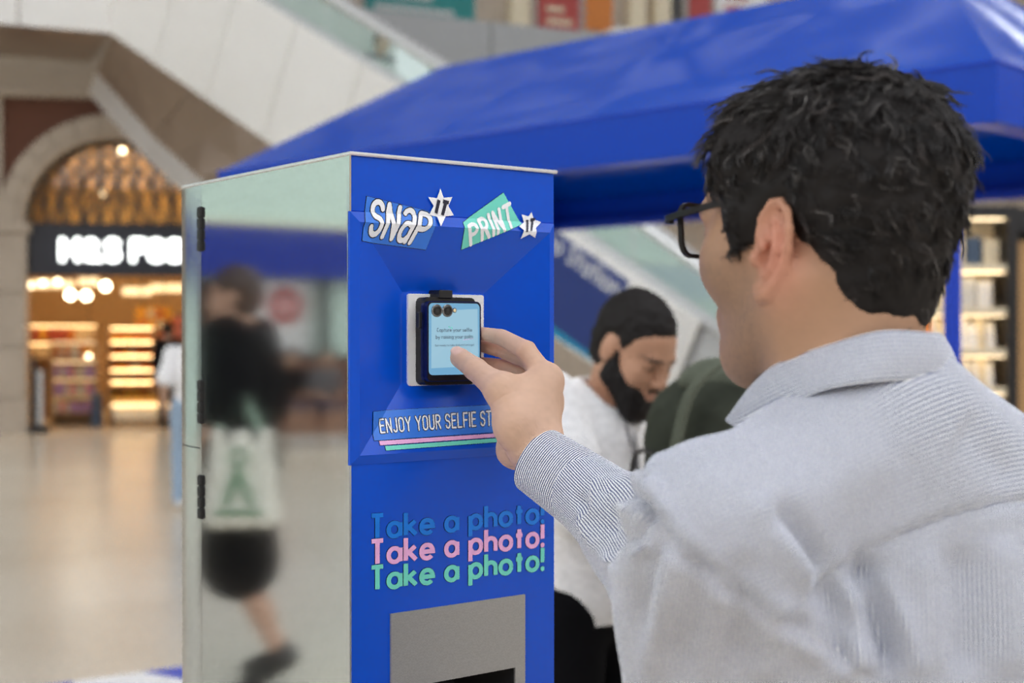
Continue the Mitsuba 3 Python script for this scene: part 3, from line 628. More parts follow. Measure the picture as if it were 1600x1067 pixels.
for (r, nm), y in zip(ws, brd):
    z = sz(y)
    add('shop_shelving__shelf_board', bx(X0, X1, SD, SD + .28, z, z + .05, .004), 'm_cream')
    zt_ = (sz(brd[r - 1]) if r else sz(340)) - .004; lamp('shop_shelving__light_strip', bx(X0 + .01, X1 - .01, SD + .03, SD + .10, zt_ - .006, zt_), WARM ** .6 * 4.0)
    x = X0 + .02
    lb = f'{nm} board of the lit shelving right of the man'
    while x < X1 - .08 and r < 6:
        w = rs.uniform(.035, .075) if r > 1 else rs.uniform(.1, .17); h = rs.uniform(.17, .23) if r > 1 else rs.uniform(.13, .22)
        x2 = min(x + w, X1 - .01)
        m_ = ['m_cream', 'm_white', 'm_cream', 'm_lightgrey', 'm_white', 'm_orange', 'm_tan'][rs.integers(7)] if r > 1 else ['m_white', 'm_bluegrey', 'm_lightgrey', 'm_cream', 'm_dark'][rs.integers(5)]
        M = frame((0, SD + (.09 if r > 1 else .11), z + .05), (1, 0, 0), unit((0, .97, -.22)) if r > 1 else (0, 1, 0))
        m = mv(bx(x, x2 - .006, 0, .02 if r > 1 else .13, 0, h, .003), M)
        add('card_pack' if r > 1 else 'boxed_frame', m, m_, label=('upright greeting card on the ' if r > 1 else 'boxed picture frame on the ') + lb, cat='card' if r > 1 else 'box', group=('cards on the ' if r > 1 else 'boxes on the ') + lb)
        x = x2 + rs.uniform(.002, .02)
mat('m_amber', (.28, .15, .06), .6)
tag('lit_display', 'warm lit amber display panel at the right edge behind a black post', 'display panel')
lamp('lit_display__panel', bx(sx(1592), sx(1700), SD + .3, SD + .34, .3, sz(372)), WARM * .13)
scene['lit_display__panel']['bsdf'] = {'type': 'ref', 'id': 'm_amber'}
add('lit_display__frame', bx(sx(1588), sx(1704), SD + .34, SD + .4, .2, sz(360), .01), 'm_black')
add('lit_display__header', bx(X1 + .08, sx(1704), SD + .2, SD + .45, sz(360), sz(322), .01), 'm_black')
add('lit_display__foot', bx(sx(1588), sx(1704), SD + .25, SD + .45, 0, .2, .01), 'm_black')

# ---------------------------------------------------------------- blue and white floor vinyl at the booth
F0 = P(100, 1067, CAMH / (SP * 1 + (1067 - 533.5) / FPX * CP) if 0 else 1.0)
def ground(px, py):
    r = ray(px, py); return EYE + r * (-CAMH / r[2])
fa, fb_ = ground(100, 1067), ground(285, 1041)
fu = unit(fb_ - fa); fw = np.array([fu[1], -fu[0], 0])      # toward the camera and right
if fw[1] > 0: fw = -fw
FM = frame(fa - fu * .25, fu, fw, np.array([0, 0, 1.0]))
tag('floor_vinyl', 'white floor vinyl with blue triangles beside the kiosk', 'floor graphic')
add('floor_vinyl__sheet', mv(bx(0, 4.2, 0, 1.3, 0.0005, .002), FM), 'm_white')
for i in range(14):
    for j in range(4):
        if (i + j) % 2: continue
        x, y = .3 * i, .32 * j
        t = Polygon([(x + .01, y + .01), (x + .29, y + .01), (x + .15, y + .31)] if j % 2 == 0 else [(x + .01, y + .31), (x + .29, y + .31), (x + .15, y + .01)])
        add('floor_vinyl__triangle', mv(extr(t, .001), FM @ frame((0, 0, .0021), (1, 0, 0), (0, 1, 0))), 'm_bluepaint')

# ---------------------------------------------------------------- the photo kiosk
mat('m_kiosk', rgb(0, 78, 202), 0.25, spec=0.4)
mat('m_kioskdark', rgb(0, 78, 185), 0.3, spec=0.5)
scene['m_mirror'] = {'type': 'twosided', 'b': {'type': 'roughconductor', 'distribution': 'ggx', 'alpha': 0.003, 'specular_reflectance': RGB((.90, .92, .92)), 'eta': RGB((1.6, 1.5, 1.4)), 'k': RGB((6.0, 6.0, 5.8))}}
scene['m_chrome'] = {'type': 'twosided', 'b': {'type': 'roughconductor', 'distribution': 'ggx', 'alpha': 0.03, 'specular_reflectance': RGB((.9, .91, .92)), 'eta': RGB((1.6, 1.5, 1.4)), 'k': RGB((6.0, 6.0, 5.8))}}
def steel_col(p, n, uv):
    return mi.Color3f(0.37, 0.37, 0.37) * (0.92 + 0.16 * nz(p.x * 700, p.y * 700, p.z * 700))
mat('m_plate', mikit.proc(steel_col), 0.36, 0.55)
mat('m_decalwhite', rgb(240, 242, 246), 0.35)
mat('m_decalink', rgb(22, 26, 50), 0.4)
mat('m_decalblue', rgb(48, 120, 222), 0.35)
mat('m_decalsky', rgb(0, 122, 226), 0.35)
mat('m_decalmint', rgb(112, 218, 200), 0.35)
mat('m_decalpink', rgb(238, 178, 226), 0.35)
D0 = 1.448
ku = unit((2808, 2150, 0)); ks = np.array([-ku[1], ku[0], 0])
K0 = P(548, 520, D0); K0[2] = 0
KM = frame(K0, ku, ks, np.array([0, 0, 1.0]))                # local: x across the front, y inward, z up
KW, KD, KH = 0.276, 0.44, float(P(548, 237, D0)[2])
def kp(px, py, off=0.0):                                     # -> (x, z) on the front plane moved inward by off
    q = hit(px, py, K0 + ks * off, ks) - K0
    return np.array([q @ ku, q[2]])
ZBT, ZBB = kp(548, 330)[1], kp(548, 727)[1]
XS = KD - 0.075                                              # door ends here, the rounded chrome end follows
tag('photo_kiosk', 'tall blue photo kiosk with a mirror steel side and a phone in its front', 'photo kiosk')
km = lambda m: mv(m, KM)
# carcass, cut back behind the recess
add('photo_kiosk__body', km(cat([bx(.002, KW - .001, .13, KD - .08, .05, ZBB + .002), bx(KW - .004, KW - .001, .004, .13, .05, ZBB + .002), bx(.002, .004, .004, .13, .05, ZBB + .002), bx(.002, KW - .001, .004, KD - .08, ZBT - .002, KH - .004), bx(.002, KW - .001, .05, KD - .08, ZBB, ZBT), bx(KW - .004, KW - .001, .004, .05, ZBB, ZBT), bx(.002, .005, .004, .05, ZBB, ZBT)])), 'm_kioskdark')
add('photo_kiosk__plinth', km(bx(.015, KW - .015, .02, KD - .06, 0, .05)), 'm_black')
add('photo_kiosk__upper_front_panel', km(bx(0, KW, 0, .004, ZBT, KH - .004, .001)), 'm_kiosk')
# lower front panel with the opening for the printer tray
PX0, PX1 = kp(609, 958.5)[0], kp(818.4, 927.6)[0]; PZ1 = kp(609, 958.5)[1]; SX0, SX1, SZ1 = PX0 + .026, kp(803, 1042)[0], kp(803, 1042)[1]
PZ0, SZ0 = PZ1 - .30, SZ1 - .13
lowp = sbox(.0, .05, KW, ZBB).difference(sbox(SX0 - .002, SZ0 - .002, SX1 + .002, SZ1 + .002))
FR = frame((0, .004, 0), (1, 0, 0), (0, 0, 1))               # xy drawings onto the front, extrusion toward the viewer
add('photo_kiosk__lower_front_panel', km(mv(extr(lowp, .004), FR)), 'm_kiosk')
k = add('photo_kiosk__printer_plate', km(mv(extr(sbox(PX0, PZ0, PX1, PZ1).difference(sbox(SX0, SZ0, SX1, SZ1)), .003), frame((0, .0002, 0), (1, 0, 0), (0, 0, 1)))), 'm_plate', label='grey metal plate around the print slot')
SL = .12
add(k + '__slot_tray', km(cat([grid_quad((SX0, 0, SZ0), (SX1, 0, SZ0), (SX1, SL, SZ0 + .02), (SX0, SL, SZ0 + .02), 1, 1), grid_quad((SX0, 0, SZ1), (SX1, 0, SZ1), (SX1, SL, SZ1 - .02), (SX0, SL, SZ1 - .02), 1, 1), grid_quad((SX0, 0, SZ0), (SX0, SL, SZ0), (SX0, SL, SZ1), (SX0, 0, SZ1), 1, 1), grid_quad((SX1, 0, SZ0), (SX1, SL, SZ0), (SX1, SL, SZ1), (SX1, 0, SZ1), 1, 1), grid_quad((SX0, SL, SZ0), (SX1, SL, SZ0), (SX1, SL, SZ1), (SX0, SL, SZ1), 1, 1)])), 'm_dark')
for x, z in ((PX0 + .008, PZ1 - .008), (PX1 - .008, PZ1 - .008)):
    pass
# the funnel bezel round the phone
def wave(m, amp, fr, seed):
    v = np.asarray(m.vertices)
    return v
R0 = np.array([[-.0016, ZBB], [KW - .001, ZBB], [KW - .001, ZBT], [-.0016, ZBT]])
R2 = R0 + np.array([[.010, .010], [-.009, .010], [-.009, -.011], [.010, -.011]])
RI = .029
R3 = np.array([kp(629, 600, RI), kp(757, 591, RI), kp(755, 459, RI), kp(627, 456, RI)])
R3[0, 0] = R3[3, 0] = (R3[0, 0] + R3[3, 0]) / 2; R3[1, 0] = R3[2, 0] = (R3[1, 0] + R3[2, 0]) / 2; R3[0, 1] = R3[1, 1] = (R3[0, 1] + R3[1, 1]) / 2; R3[2, 1] = R3[3, 1] = (R3[2, 1] + R3[3, 1]) / 2
HR = -.0045
v3 = lambda q, y: np.array([q[0], y, q[1]])
tag('photo_kiosk__bezel', 'blue funnel bezel folded in toward the phone')
labels['photo_kiosk__bezel'] = {'label': 'blue funnel bezel folded in toward the phone'}
regions = []                                                  # (polygon in x-z, function giving y): what decals lie on
def plane_y(a, b, c):
    A = np.array([[a[0], a[2], 1], [b[0], b[2], 1], [c[0], c[2], 1]]); w = np.linalg.solve(A, [a[1], b[1], c[1]])
    return lambda x, z: w[0] * x + w[1] * z + w[2]
regions.append((sbox(0, ZBT, KW, KH), lambda x, z: 0 * x)); regions.append((sbox(0, 0, KW, ZBB), lambda x, z: 0 * x))
for i in range(4):
    j = (i + 1) % 4
    a, b, c, d = v3(R0[i], -.001), v3(R0[j], -.001), v3(R2[j], HR), v3(R2[i], HR)
    add('photo_kiosk__bezel__rim', km(grid_quad(a, b, c, d, 1, 1)), 'm_kiosk')
    regions.append((Polygon([R0[i], R0[j], R2[j], R2[i]]), plane_y(a, b, c)))
    a, b, c, d = v3(R2[i], HR), v3(R2[j], HR), v3(R3[j], RI), v3(R3[i], RI)
    add('photo_kiosk__bezel__facet', km(grid_quad(a, b, c, d, 1, 1)), 'm_kiosk')
    regions.append((Polygon([R2[i], R2[j], R3[j], R3[i]]), plane_y(a, b, c)))
    add('photo_kiosk__bezel__return', km(grid_quad(v3(R0[i], .004), v3(R0[j], .004), v3(R0[j], -.001), v3(R0[i], -.001), 1, 1)), 'm_kiosk')
add('photo_kiosk__bezel__back', km(bx(R3[0, 0] - .002, R3[1, 0] + .002, RI, RI + .003, R3[0, 1] - .002, R3[2, 1] + .002)), 'm_kiosk')
# lid and edge trims
add('photo_kiosk__lid', km(bx(-.003, KW + .003, -.004, KD - .02, KH - .004, KH, .0012)), 'm_silver')
add('photo_kiosk__edge_trim', km(bx(-.0022, .0, -.0012, .004, .05, ZBB)), 'm_chrome')
add('photo_kiosk__edge_trim', km(bx(-.0022, .0, -.0012, .004, ZBT, KH - .004)), 'm_chrome')
add('photo_kiosk__edge_trim', km(bx(-.0022, .0, .002, .004, ZBB, ZBT)), 'm_chrome')
# mirror door on the left side, slightly wavy sheet steel
def sheet(y0, y1, z0, z1, x, amp, seed, nu=60, nv=170):
    m = grid_quad((x, y1, z0), (x, y0, z0), (x, y0, z1), (x, y1, z1), nu, nv); v = np.asarray(m.vertices).copy()
    v[:, 0] += ((meshkit.noise(v * [0, 9, 5], seed) - .5) * 1.0 + (meshkit.noise(v * [0, 40, 26], seed + 1) - .5) * .10 + (meshkit.noise(v * [0, 160, 110], seed + 2) - .5) * .016) * amp
    return TM(v, m.faces)
k = add('photo_kiosk__door', km(sheet(.004, XS, .05, KH - .004, -.0005, .00006, 4)), 'm_mirror', smooth=True, label='mirror polished steel door')
for ya, yb in ((322, 392), (594, 663), (743, 812)):
    q = K0 + ks * (XS + .001)
    za, zb = hit(322, yb, q + ku * 0, np.array([0, 1, 0]) * 0 + unit(ku * -1) if 0 else -ku)[2], None
    pt = lambda y: float(EYE[2] + (ray(322, y) * (np.dot(K0 - EYE, ku) / np.dot(ray(322, y), ku)))[2])
    z0, z1 = pt(yb), pt(ya)
    h = add(k + '__hinge', km(cat([bx(-.0045, .0, XS - .004, XS + .006, z0 + (z1 - z0) * i_ / 4 + .0006, z0 + (z1 - z0) * (i_ + 1) / 4 - .0006, .001) for i_ in range(4)] + [bx(-.0025, .0, XS - .003, XS + .005, z0, z1)])), 'm_black', label='black door hinge')
    kn = np.linspace(z0, z1, 5)
add('photo_kiosk__hinge_strip', km(bx(-.0004, .003, XS, XS + .006, .05, KH - .004)), 'm_chrome')
# rounded chrome end in two lengths
ZS = float(EYE[2] + (ray(300, 698) * (np.dot(K0 - EYE, ku) / np.dot(ray(300, 698), ku)))[2])
arcq = [(-.0008 + .028 * (1 - math.cos(a)), XS + .006 + .098 * math.sin(a)) for a in np.linspace(-.06, math.pi / 2, 30)] + [(KW - .035, XS + .104)] + [(KW - .035 + .035 * math.sin(a), XS + .069 + .035 * math.cos(a)) for a in np.linspace(0, math.pi / 2, 8)] + [(KW, XS + .006)]
def endpiece(z0, z1):
    q = np.array(arcq); v = np.vstack([np.c_[q, np.full(len(q), z0)], np.c_[q, np.full(len(q), z1)]]); n = len(q); i = np.arange(n - 1)
    f = np.vstack([np.stack([i + 1, i, n + i], 1), np.stack([i + 1, n + i, n + i + 1], 1)])
    return TM(v, f)
add('photo_kiosk__rounded_end', km(endpiece(ZS + .0006, KH - .003)), 'm_chrome', smooth=30, label='rounded chrome back end')
add('photo_kiosk__rounded_end', km(endpiece(.05, ZS - .0006)), 'm_chrome', smooth=30, label='rounded chrome back end')
cap = Polygon([(a, b) for a, b in arcq])
add('photo_kiosk__end_cap', km(mv(extr(cap, .003), frame((0, 0, KH - .003), (1, 0, 0), (0, 1, 0)))), 'm_silver')

# ---- printed decals, folded over the bezel
def drape(poly, lift, thick=.00025):
    out = []
    for reg, fy in regions:
        for pg in polys(poly.intersection(reg)):
            try: v, f = trimesh.creation.triangulate_polygon(pg, engine='earcut')
            except Exception: continue
            v = np.asarray(v); y = fy(v[:, 0], v[:, 1]) - lift
            n = len(v); V = np.vstack([np.c_[v[:, 0], y, v[:, 1]], np.c_[v[:, 0], y - thick, v[:, 1]]])
            f = np.asarray(f); a, b, c = (V[f[0, i]] for i in range(3)); fr = f if np.cross(b - a, c - a)[1] > 0 else f[:, ::-1]
            F = [fr, fr[:, ::-1] + n]
            for r in [pg.exterior] + list(pg.interiors):
                pass
            out.append(TM(V, np.vstack(F)))
    return cat(out) if out else None
def quadmap(g, w, h, tl, tr, br, bl):           # the rectangle w x h bilinearly into the four corners (x, z)
    tl, tr, br, bl = (np.asarray(q, float) for q in (tl, tr, br, bl))
    def fn(c):
        u, v = c[:, 0:1] / w, c[:, 1:2] / h
        return bl * (1 - u) * (1 - v) + br * u * (1 - v) + tr * u * v + tl * (1 - u) * v
    return shapely.transform(shapely.segmentize(g, .08), fn)
def kpd(px, py):                                # the spot of the folded front that the photograph shows at (px, py)
    off = 0.0
    for _ in range(12):
        q = kp(px, py, off); pt = Point(q)
        for reg, fy in regions:
            if reg.covers(pt): off = off * .3 + .7 * float(fy(q[0], q[1])); break
    return kp(px, py, off)
c5 = lambda x, y: kpd(540 + x / 3.232, 230 + y / 3.233)
c6 = lambda x, y: kpd(540 + x / 3.335, 440 + y / 3.334)
c7 = lambda x, y: kp(540 + x / 3.262, 740 + y / 3.263, 0)
def decal(nm, poly, m, lift, label=None):
    mesh = drape(poly, lift)
    return add('photo_kiosk__' + nm, km(mesh), m, label=label) if mesh is not None else None
def letters(k, text, corners, weight, fill, ink=None, lift=.0008, gap=.16, space=.35, outline=.05, slant=0, flat=False, mark='lettering'):
    g, w = text_poly(text, weight, gap, space, flat, slant)
    if ink:
        go, _ = text_poly(text, weight, gap, space, flat, slant, outline)
        m = drape(quadmap(go, w, 1.0, *corners), lift)
        add(k + '__outline', km(m), ink)
    m = drape(quadmap(g, w, 1.0, *corners), lift + .0004)
    add(k + '__' + mark, km(m), fill)
snap = Polygon([c5(105, 248), c5(452, 332), c5(402, 518), c5(82, 472)])
decal('snap_decal', snap.buffer(.0005), 'm_decalink', .0004)
k = 'photo_kiosk__snap_decal'; labels[k] = {'label': 'blue SNAP decal with a white IT starburst'}
add(k + '__ground', km(drape(snap, .0008)), 'm_decalblue')
letters(k, 'SN@P', (c5(138, 270), c5(428, 348), c5(366, 492), c5(112, 436)), .17, 'm_decalwhite', 'm_decalink', .0012, gap=.06, outline=.03, slant=0)
st1 = Polygon([c5(*q) for q in ((472, 208), (488, 256), (533, 252), (512, 298), (540, 345), (497, 350), (475, 400), (456, 352), (415, 342), (438, 298), (410, 252), (455, 258))])
add(k + '__starburst', km(drape(st1, .0024)), 'm_decalwhite')
letters(k, 'IT', (c5(456, 266), c5(506, 280), c5(494, 348), c5(448, 334)), .26, 'm_decalink', None, .0028, gap=.1, flat=True, slant=.12, mark='small_lettering')
pr = Polygon([c5(592, 380), c5(795, 230), c5(888, 388), c5(582, 518)])
decal('print_decal', pr.buffer(.0004), 'm_decalink', .0004)
k = 'photo_kiosk__print_decal'; labels[k] = {'label': 'mint green PRINT decal with a white IT starburst'}
add(k + '__ground', km(drape(pr, .0008)), 'm_decalmint')
letters(k, 'PRINT', (c5(618, 398), c5(824, 286), c5(846, 394), c5(628, 492)), .20, 'm_decalwhite', None, .0012, gap=.1)
st2 = Polygon([c5(*q) for q in ((932, 328), (944, 366), (980, 378), (954, 408), (950, 458), (922, 440), (878, 463), (894, 420), (870, 400), (896, 378), (882, 340), (917, 350))])
add(k + '__starburst', km(drape(st2, .0024)), 'm_decalwhite')
letters(k, 'IT', (c5(904, 368), c5(942, 366), c5(938, 420), c5(906, 430)), .26, 'm_decalink', None, .0028, gap=.1, flat=True, slant=.12, mark='small_lettering')
en = Polygon([c6(142, 677), c6(1010, 634), c6(1010, 768), c6(147, 828)])
decal('studio_decal', en.buffer(.0003), 'm_decalink', .0004)
k = 'photo_kiosk__studio_decal'; labels[k] = {'label': 'blue strip decal reading ENJOY YOUR SELFIE STUDIO over pink and mint bars'}
add(k + '__ground', km(drape(en, .0008)), 'm_decalblue')
letters(k, 'ENJOY YOUR SELFIE STUDIO', (c6(174, 718), c6(861, 666), c6(861, 738), c6(180, 786)), .13, 'm_decalwhite', 'm_decalink', .0012, gap=.12, space=.36, outline=.05)
for q, m in ((((172, 830), (1000, 776), (1000, 794), (178, 852)), 'm_decalpink'), (((203, 856), (1030, 799), (1030, 817), (208, 879)), 'm_decalmint')):
    pg = Polygon([c6(*a) for a in q])
    add(k + '__bar_border', km(drape(pg.buffer(.0003), .0004)), 'm_decalink')
    add(k + '__bar', km(drape(pg, .0008)), m)
for i, (y0, yb, m, col, (ta, tb_, ba, bb)) in enumerate(((0, 0, 'm_decalsky', 'sky blue', (215, 140, 330, 245)), (0, 0, 'm_decalpink', 'pink', (345, 258, 462, 365)), (0, 0, 'm_decalmint', 'mint green', (478, 378, 592, 485)))):
    k = name('photo_kiosk__slogan'); labels[k] = {'label': f'{col} lettering Take a photo!'}
    cs = (c7(130, ta), c7(1002, tb_), c7(1002, bb), c7(130, ba))
    g, w = text_poly('Take a photo!', .20, .04, .38, True); go, _ = text_poly('Take a photo!', .20, .04, .38, True, 0, .013)
    add(k + '__outline', km(drape(quadmap(go, w, 1.0, *cs), .0004)), 'm_decalink')
    add(k + '__lettering', km(drape(quadmap(g, w, 1.0, *cs), .0008)), m)

# ---- white plate and holder in the recess
W0, W1 = kp(637, 530, RI - .002)[0], kp(755, 530, RI - .002)[0]; WZ0, WZ1 = kp(637, 603, RI - .002)[1], kp(700, 460, RI - .002)[1]
PZB, PZT = None, None
rr = lambda x0, x1, z0, z1, r: sbox(x0 + r, z0 + r, x1 - r, z1 - r).buffer(r, 8)
k = add('photo_kiosk__backing_plate', km(mv(extr(rr(W0, W1, WZ0, WZ1, .003), .003), frame((0, RI, 0), (1, 0, 0), (0, 0, 1)))), 'm_white', label='white plate behind the phone')
# phone front plane sits this far inward of the kiosk front
PF = 0.001
ph = [kp(669, 470, PF), kp(752, 468, PF), kp(752, 590, PF), kp(667, 597, PF)]
px0, px1 = (ph[0][0] + ph[3][0]) / 2 - .0005, ph[1][0]; pz1, pz0 = kp(669, 470, PF)[1], kp(668, 597, PF)[1]
print('phone', px1 - px0, pz1 - pz0)
PT = .0125
k = 'photo_kiosk__phone_holder'; labels[k] = {'label': 'black holder clamped behind the phone'}
hp = rr(px0 - .0035, px1 - .003, pz0 - .003, pz1 + .0035, .007)
def loft(a, ya, b, yb, n=1):                    # between two similar rounded rectangles
    pa, pb = np.array(a.exterior.coords)[:-1], np.array(b.exterior.coords)[:-1]; m = len(pa); i = np.arange(m); j = (i + 1) % m
    v = np.vstack([np.c_[pa[:, 0], np.full(m, ya), pa[:, 1]], np.c_[pb[:, 0], np.full(m, yb), pb[:, 1]]])
    tv, tf = trimesh.creation.triangulate_polygon(a, engine='earcut'); 
    return TM(v, np.vstack([np.stack([i, j, m + j], 1), np.stack([i, m + j, m + i], 1)])), (pa, pb)
hp2 = rr(px0 + .0015, px1 - .002, pz0 - .004, pz1 + .0045, .007)
add(k + '__shell', km(mv(extr(hp2, RI - .003 - (PF + PT) + .004), frame((0, RI - .003, 0), (1, 0, 0), (0, 0, 1)))), 'm_black')
add(k + '__plug', km(bx((px0 + px1) / 2 - .016, (px0 + px1) / 2 + .002, PF + .006, RI, pz1 + .003, pz1 + .0125, .001)), 'm_black')
add(k + '__clip', km(bx(px0 - .004, px0 + .002, PF + PT * .8, PF + PT + .004, pz1 - .03, pz1 - .012, .001)), 'm_dark')

# ---------------------------------------------------------------- the folded phone
mat('m_phoneframe', rgb(22, 34, 84), 0.3, 0.6)
mat('m_phoneglass', (0.004, 0.005, 0.008), 0.08, spec=0.6)
mat('m_lensring', (0.25, 0.26, 0.28), 0.2, 0.9)
mat('m_screenink', rgb(40, 44, 62), 0.6)
mat('m_flash', rgb(240, 225, 180), 0.3)
tag('phone', 'folded dark blue phone with a lit pale blue cover screen held in the kiosk', 'phone')
y = lambda d: PF + d
xz = lambda poly, y0, t: km(mv(extr(poly, t), frame((0, y0, 0), (1, 0, 0), (0, 0, 1))))   # front face at y0 - t
body = rr(px0, px1, pz0, pz1, .0062)
add('phone__back_half', xz(body, y(PT), .0055), 'm_phoneframe')
add('phone__hinge_gap', xz(body.buffer(-.0008), y(PT - .0055), .0012), 'm_black')
add('phone__front_half', xz(body, y(PT - .0062), .0056), 'm_phoneframe')
add('phone__cover_glass', xz(body.buffer(-.0013), y(.0009), .0007), 'm_phoneglass')
scr = rr(px0 + .0022, px1 - .0022, pz0 + .0075, pz1 - .0022, .0052)
k = add('phone__screen', xz(scr, y(.0003), .0002), 'm_phoneglass', label='lit pale blue cover screen')
def emit(kk, c): scene[kk]['emitter'] = {'type': 'area', 'radiance': RGB(c)}
SCR = 0.95
emit(k, np.array(rgb(112, 168, 204)) * SCR)
c8 = lambda x, yy: kp(640 + x / 6.669, 450 + yy / 6.669, PF)
pan = Polygon([c8(228, 240), c8(708, 218), c8(716, 812), c8(226, 836)])
emit(add(k + '__inner_panel', xz(pan.intersection(scr), y(.00008), .0001), 'm_phoneglass'), np.array(rgb(152, 194, 214)) * SCR)
def ptext(s, cs, w, y_=0):
    g, wd = text_poly(s, w, .14, .34)
    add(k + '__lettering', xz(quadmap(g, wd, 1.0, *cs), y(-.00006), .0001), 'm_screenink')
ptext('Capture your selfie', (c8(286, 418), c8(648, 416), c8(648, 453), c8(286, 455)), .13)
ptext('by raising your palm', (c8(274, 492), c8(657, 484), c8(657, 521), c8(274, 528)), .13)
ptext("Get ready to take 4 shots! Let's go!", (c8(266, 588), c8(668, 580), c8(668, 600), c8(266, 608)), .13)
add(k + '__underline', xz(LineString([c8(560, 540), c8(660, 526)]).buffer(.0002), y(-.00006), .0001), 'm_decalpink')
add(k + '__green_mark', xz(unary_union([LineString([c8(410, 402), c8(416, 412)]).buffer(.0006), LineString([c8(436, 410), c8(440, 422)]).buffer(.0006)]), y(-.00006), .0001), 'm_decalmint')
q = np.array(c8(478, 730)); add(k + '__shutter_ring', xz(Point(q).buffer(.0045).difference(Point(q).buffer(.0041)), y(-.00006), .0001), 'm_screenink')
for (cx, cy) in ((280, 236), (390, 236)):
    q = np.array(c8(cx, cy)); R = .0065; F2 = frame((q[0], y(0), q[1]), (1, 0, 0), (0, 0, 1))
    L = add('phone__camera', km(mv(lathe([(R + .0006, 0), (R + .0006, .0012), (R, .0019), (R * .82, .0019), (R * .8, .0012)], n=32), F2)), 'm_lensring', smooth=40, label='round camera with a bright metal ring')
    add(L + '__lens', km(mv(lathe([(R * .82, .0012), (R * .6, .0016), (0, .0018)], n=32), F2)), 'm_phoneglass', smooth=True)
    add(L + '__iris', km(mv(lathe([(R * .35, .0019), (R * .22, .00195), (0, .002)], n=24), F2)), 'm_dark', smooth=True)
q = np.array(c8(467, 232)); F2 = frame((q[0], y(0), q[1]), (1, 0, 0), (0, 0, 1))
L = add('phone__flash', km(mv(lathe([(.0027, 0), (.0027, .0006), (.002, .0008)], n=20), F2)), 'm_phoneframe', smooth=40)
add(L + '__diffuser', km(mv(lathe([(.002, .0007), (0, .0009)], n=20), F2)), 'm_flash')
for z0, z1 in ((pz1 - .046, pz1 - .034), (pz1 - .032, pz1 - .021)):
    add('phone__side_key', km(bx(px0 - .0007, px0 + .001, y(PT - .0045), y(PT - .0018), z0, z1, .0003)), 'm_phoneframe')

# ---------------------------------------------------------------- people
scene['m_skin'] = {'type': 'twosided', 'b': {'type': 'principled', 'base_color': VCOL, 'roughness': 0.48, 'specular': 0.4, 'sheen': 0.25}}
scene['m_hair'] = {'type': 'twosided', 'b': {'type': 'principled', 'base_color': VCOL, 'roughness': 0.33, 'specular': 0.45}}
mat('m_hairplain', (0.009, 0.007, 0.0065), 0.6, spec=0.25)
mat('m_hairbrown', (0.05, 0.028, 0.016), 0.5)
def cloth(key, c, f=90.0):
    c = np.array(c)
    def fn(p, n, uv): return mi.Color3f(*c.tolist()) * (0.9 + 0.2 * nz(p.x * f, p.y * f, p.z * f))
    return mat(key, mikit.proc(fn), 0.9, spec=0.08)
cloth('m_teewhite', (0.86, 0.86, 0.87)); cloth('m_clothblack', (0.006, 0.006, 0.0075)); cloth('m_denim', (0.30, 0.40, 0.52)); cloth('m_olive', (0.044, 0.050, 0.038)); cloth('m_olivelight', (0.10, 0.112, 0.085))
cloth('m_canvas', (0.78, 0.78, 0.70)); cloth('m_navycloth', (0.02, 0.03, 0.07)); cloth('m_greycloth', (0.12, 0.12, 0.13)); cloth('m_strap', (0.30, 0.42, 0.33)); cloth('m_trouser', (0.03, 0.035, 0.05)); cloth('m_redcloth', (.4, .04, .05))
mat('m_shoewhite', (0.75, 0.75, 0.75), 0.5); mat('m_shoeblack', (0.015, 0.015, 0.015), 0.5)
SKIN = np.array([0.54, 0.325, 0.225])

def rot(v, k, a):
    k = unit(k); return v * math.cos(a) + np.cross(k, v) * math.sin(a) + k * np.dot(k, v) * (1 - math.cos(a))
class Head:
    def __init__(s, o, f, sc=1.0, pitch=0.0, roll=0.0):
        f = unit([f[0], f[1], 0]); l = np.cross([0, 0, 1.0], f)
        s.f = rot(f, l, pitch); s.u = np.cross(s.f, l); s.l = l
        s.l, s.u = rot(s.l, s.f, roll), rot(s.u, s.f, roll)
        s.o, s.s = np.asarray(o, float), sc; s.R = np.stack([s.f, s.l, s.u], 1)
    def w(s, p): return s.o + s.s * (s.R @ np.asarray(p, float))
    def loc(s, v): return (np.asarray(v) - s.o) @ s.R / s.s
def head_sdf(S, H, ears=True, fine=False):
    e = lambda c, r, k=.015, sub=False: S.ell(H.w(c), np.array(r) * H.s, H.R, k * H.s, sub)
    c = lambda a, b, ra, rb=None, k=.012, sub=False: S.cone(H.w(a), H.w(b), ra * H.s, (ra if rb is None else rb) * H.s, k * H.s, sub)
    e((-.012, 0, .03), (.097, .076, .086)); e((.03, 0, .03), (.062, .067, .065), .02); e((.03, 0, -.045), (.062, .058, .078), .03)
    for s in (1, -1):
        c((-.004, s * .053, -.06), (.07, s * .016, -.106), .019, .018, .03)
        e((.060, s * .040, -.030), (.030, .027, .030), .025)
    e((.080, 0, -.106), (.018, .022, .017), .02); e((.055, 0, -.09), (.04, .035, .03), .025)
    c((.086, -.034, .014), (.086, .034, .014), .012, None, .02)
    for s in (1, -1): e((.105, s * .033, -.004), (.017, .019, .014), .016, True)
    for s in (1, -1): e((.082, s * .033, -.003), (.0125, .0125, .0125), .003)
    c((.092, 0, .006), (.115, 0, -.034), .0085, .0115, .012)
    for s in (1, -1): e((.102, s * .012, -.040), (.011, .008, .008), .008)
    c((.092, -.018, -.066), (.092, .018, -.066), .0075, None, .012); c((.090, -.015, -.076), (.090, .015, -.076), .008, None, .010); c((.104, -.02, -.071), (.104, .02, -.071), .003, None, .004, True)
    if ears:
        for s in ((1, -1) if not fine else (-1,)): e((-.012, s * .078, -.006), (.022, .010, .034), .008)
def near_cone(S, *a, **k): S.cone(*a, **k)
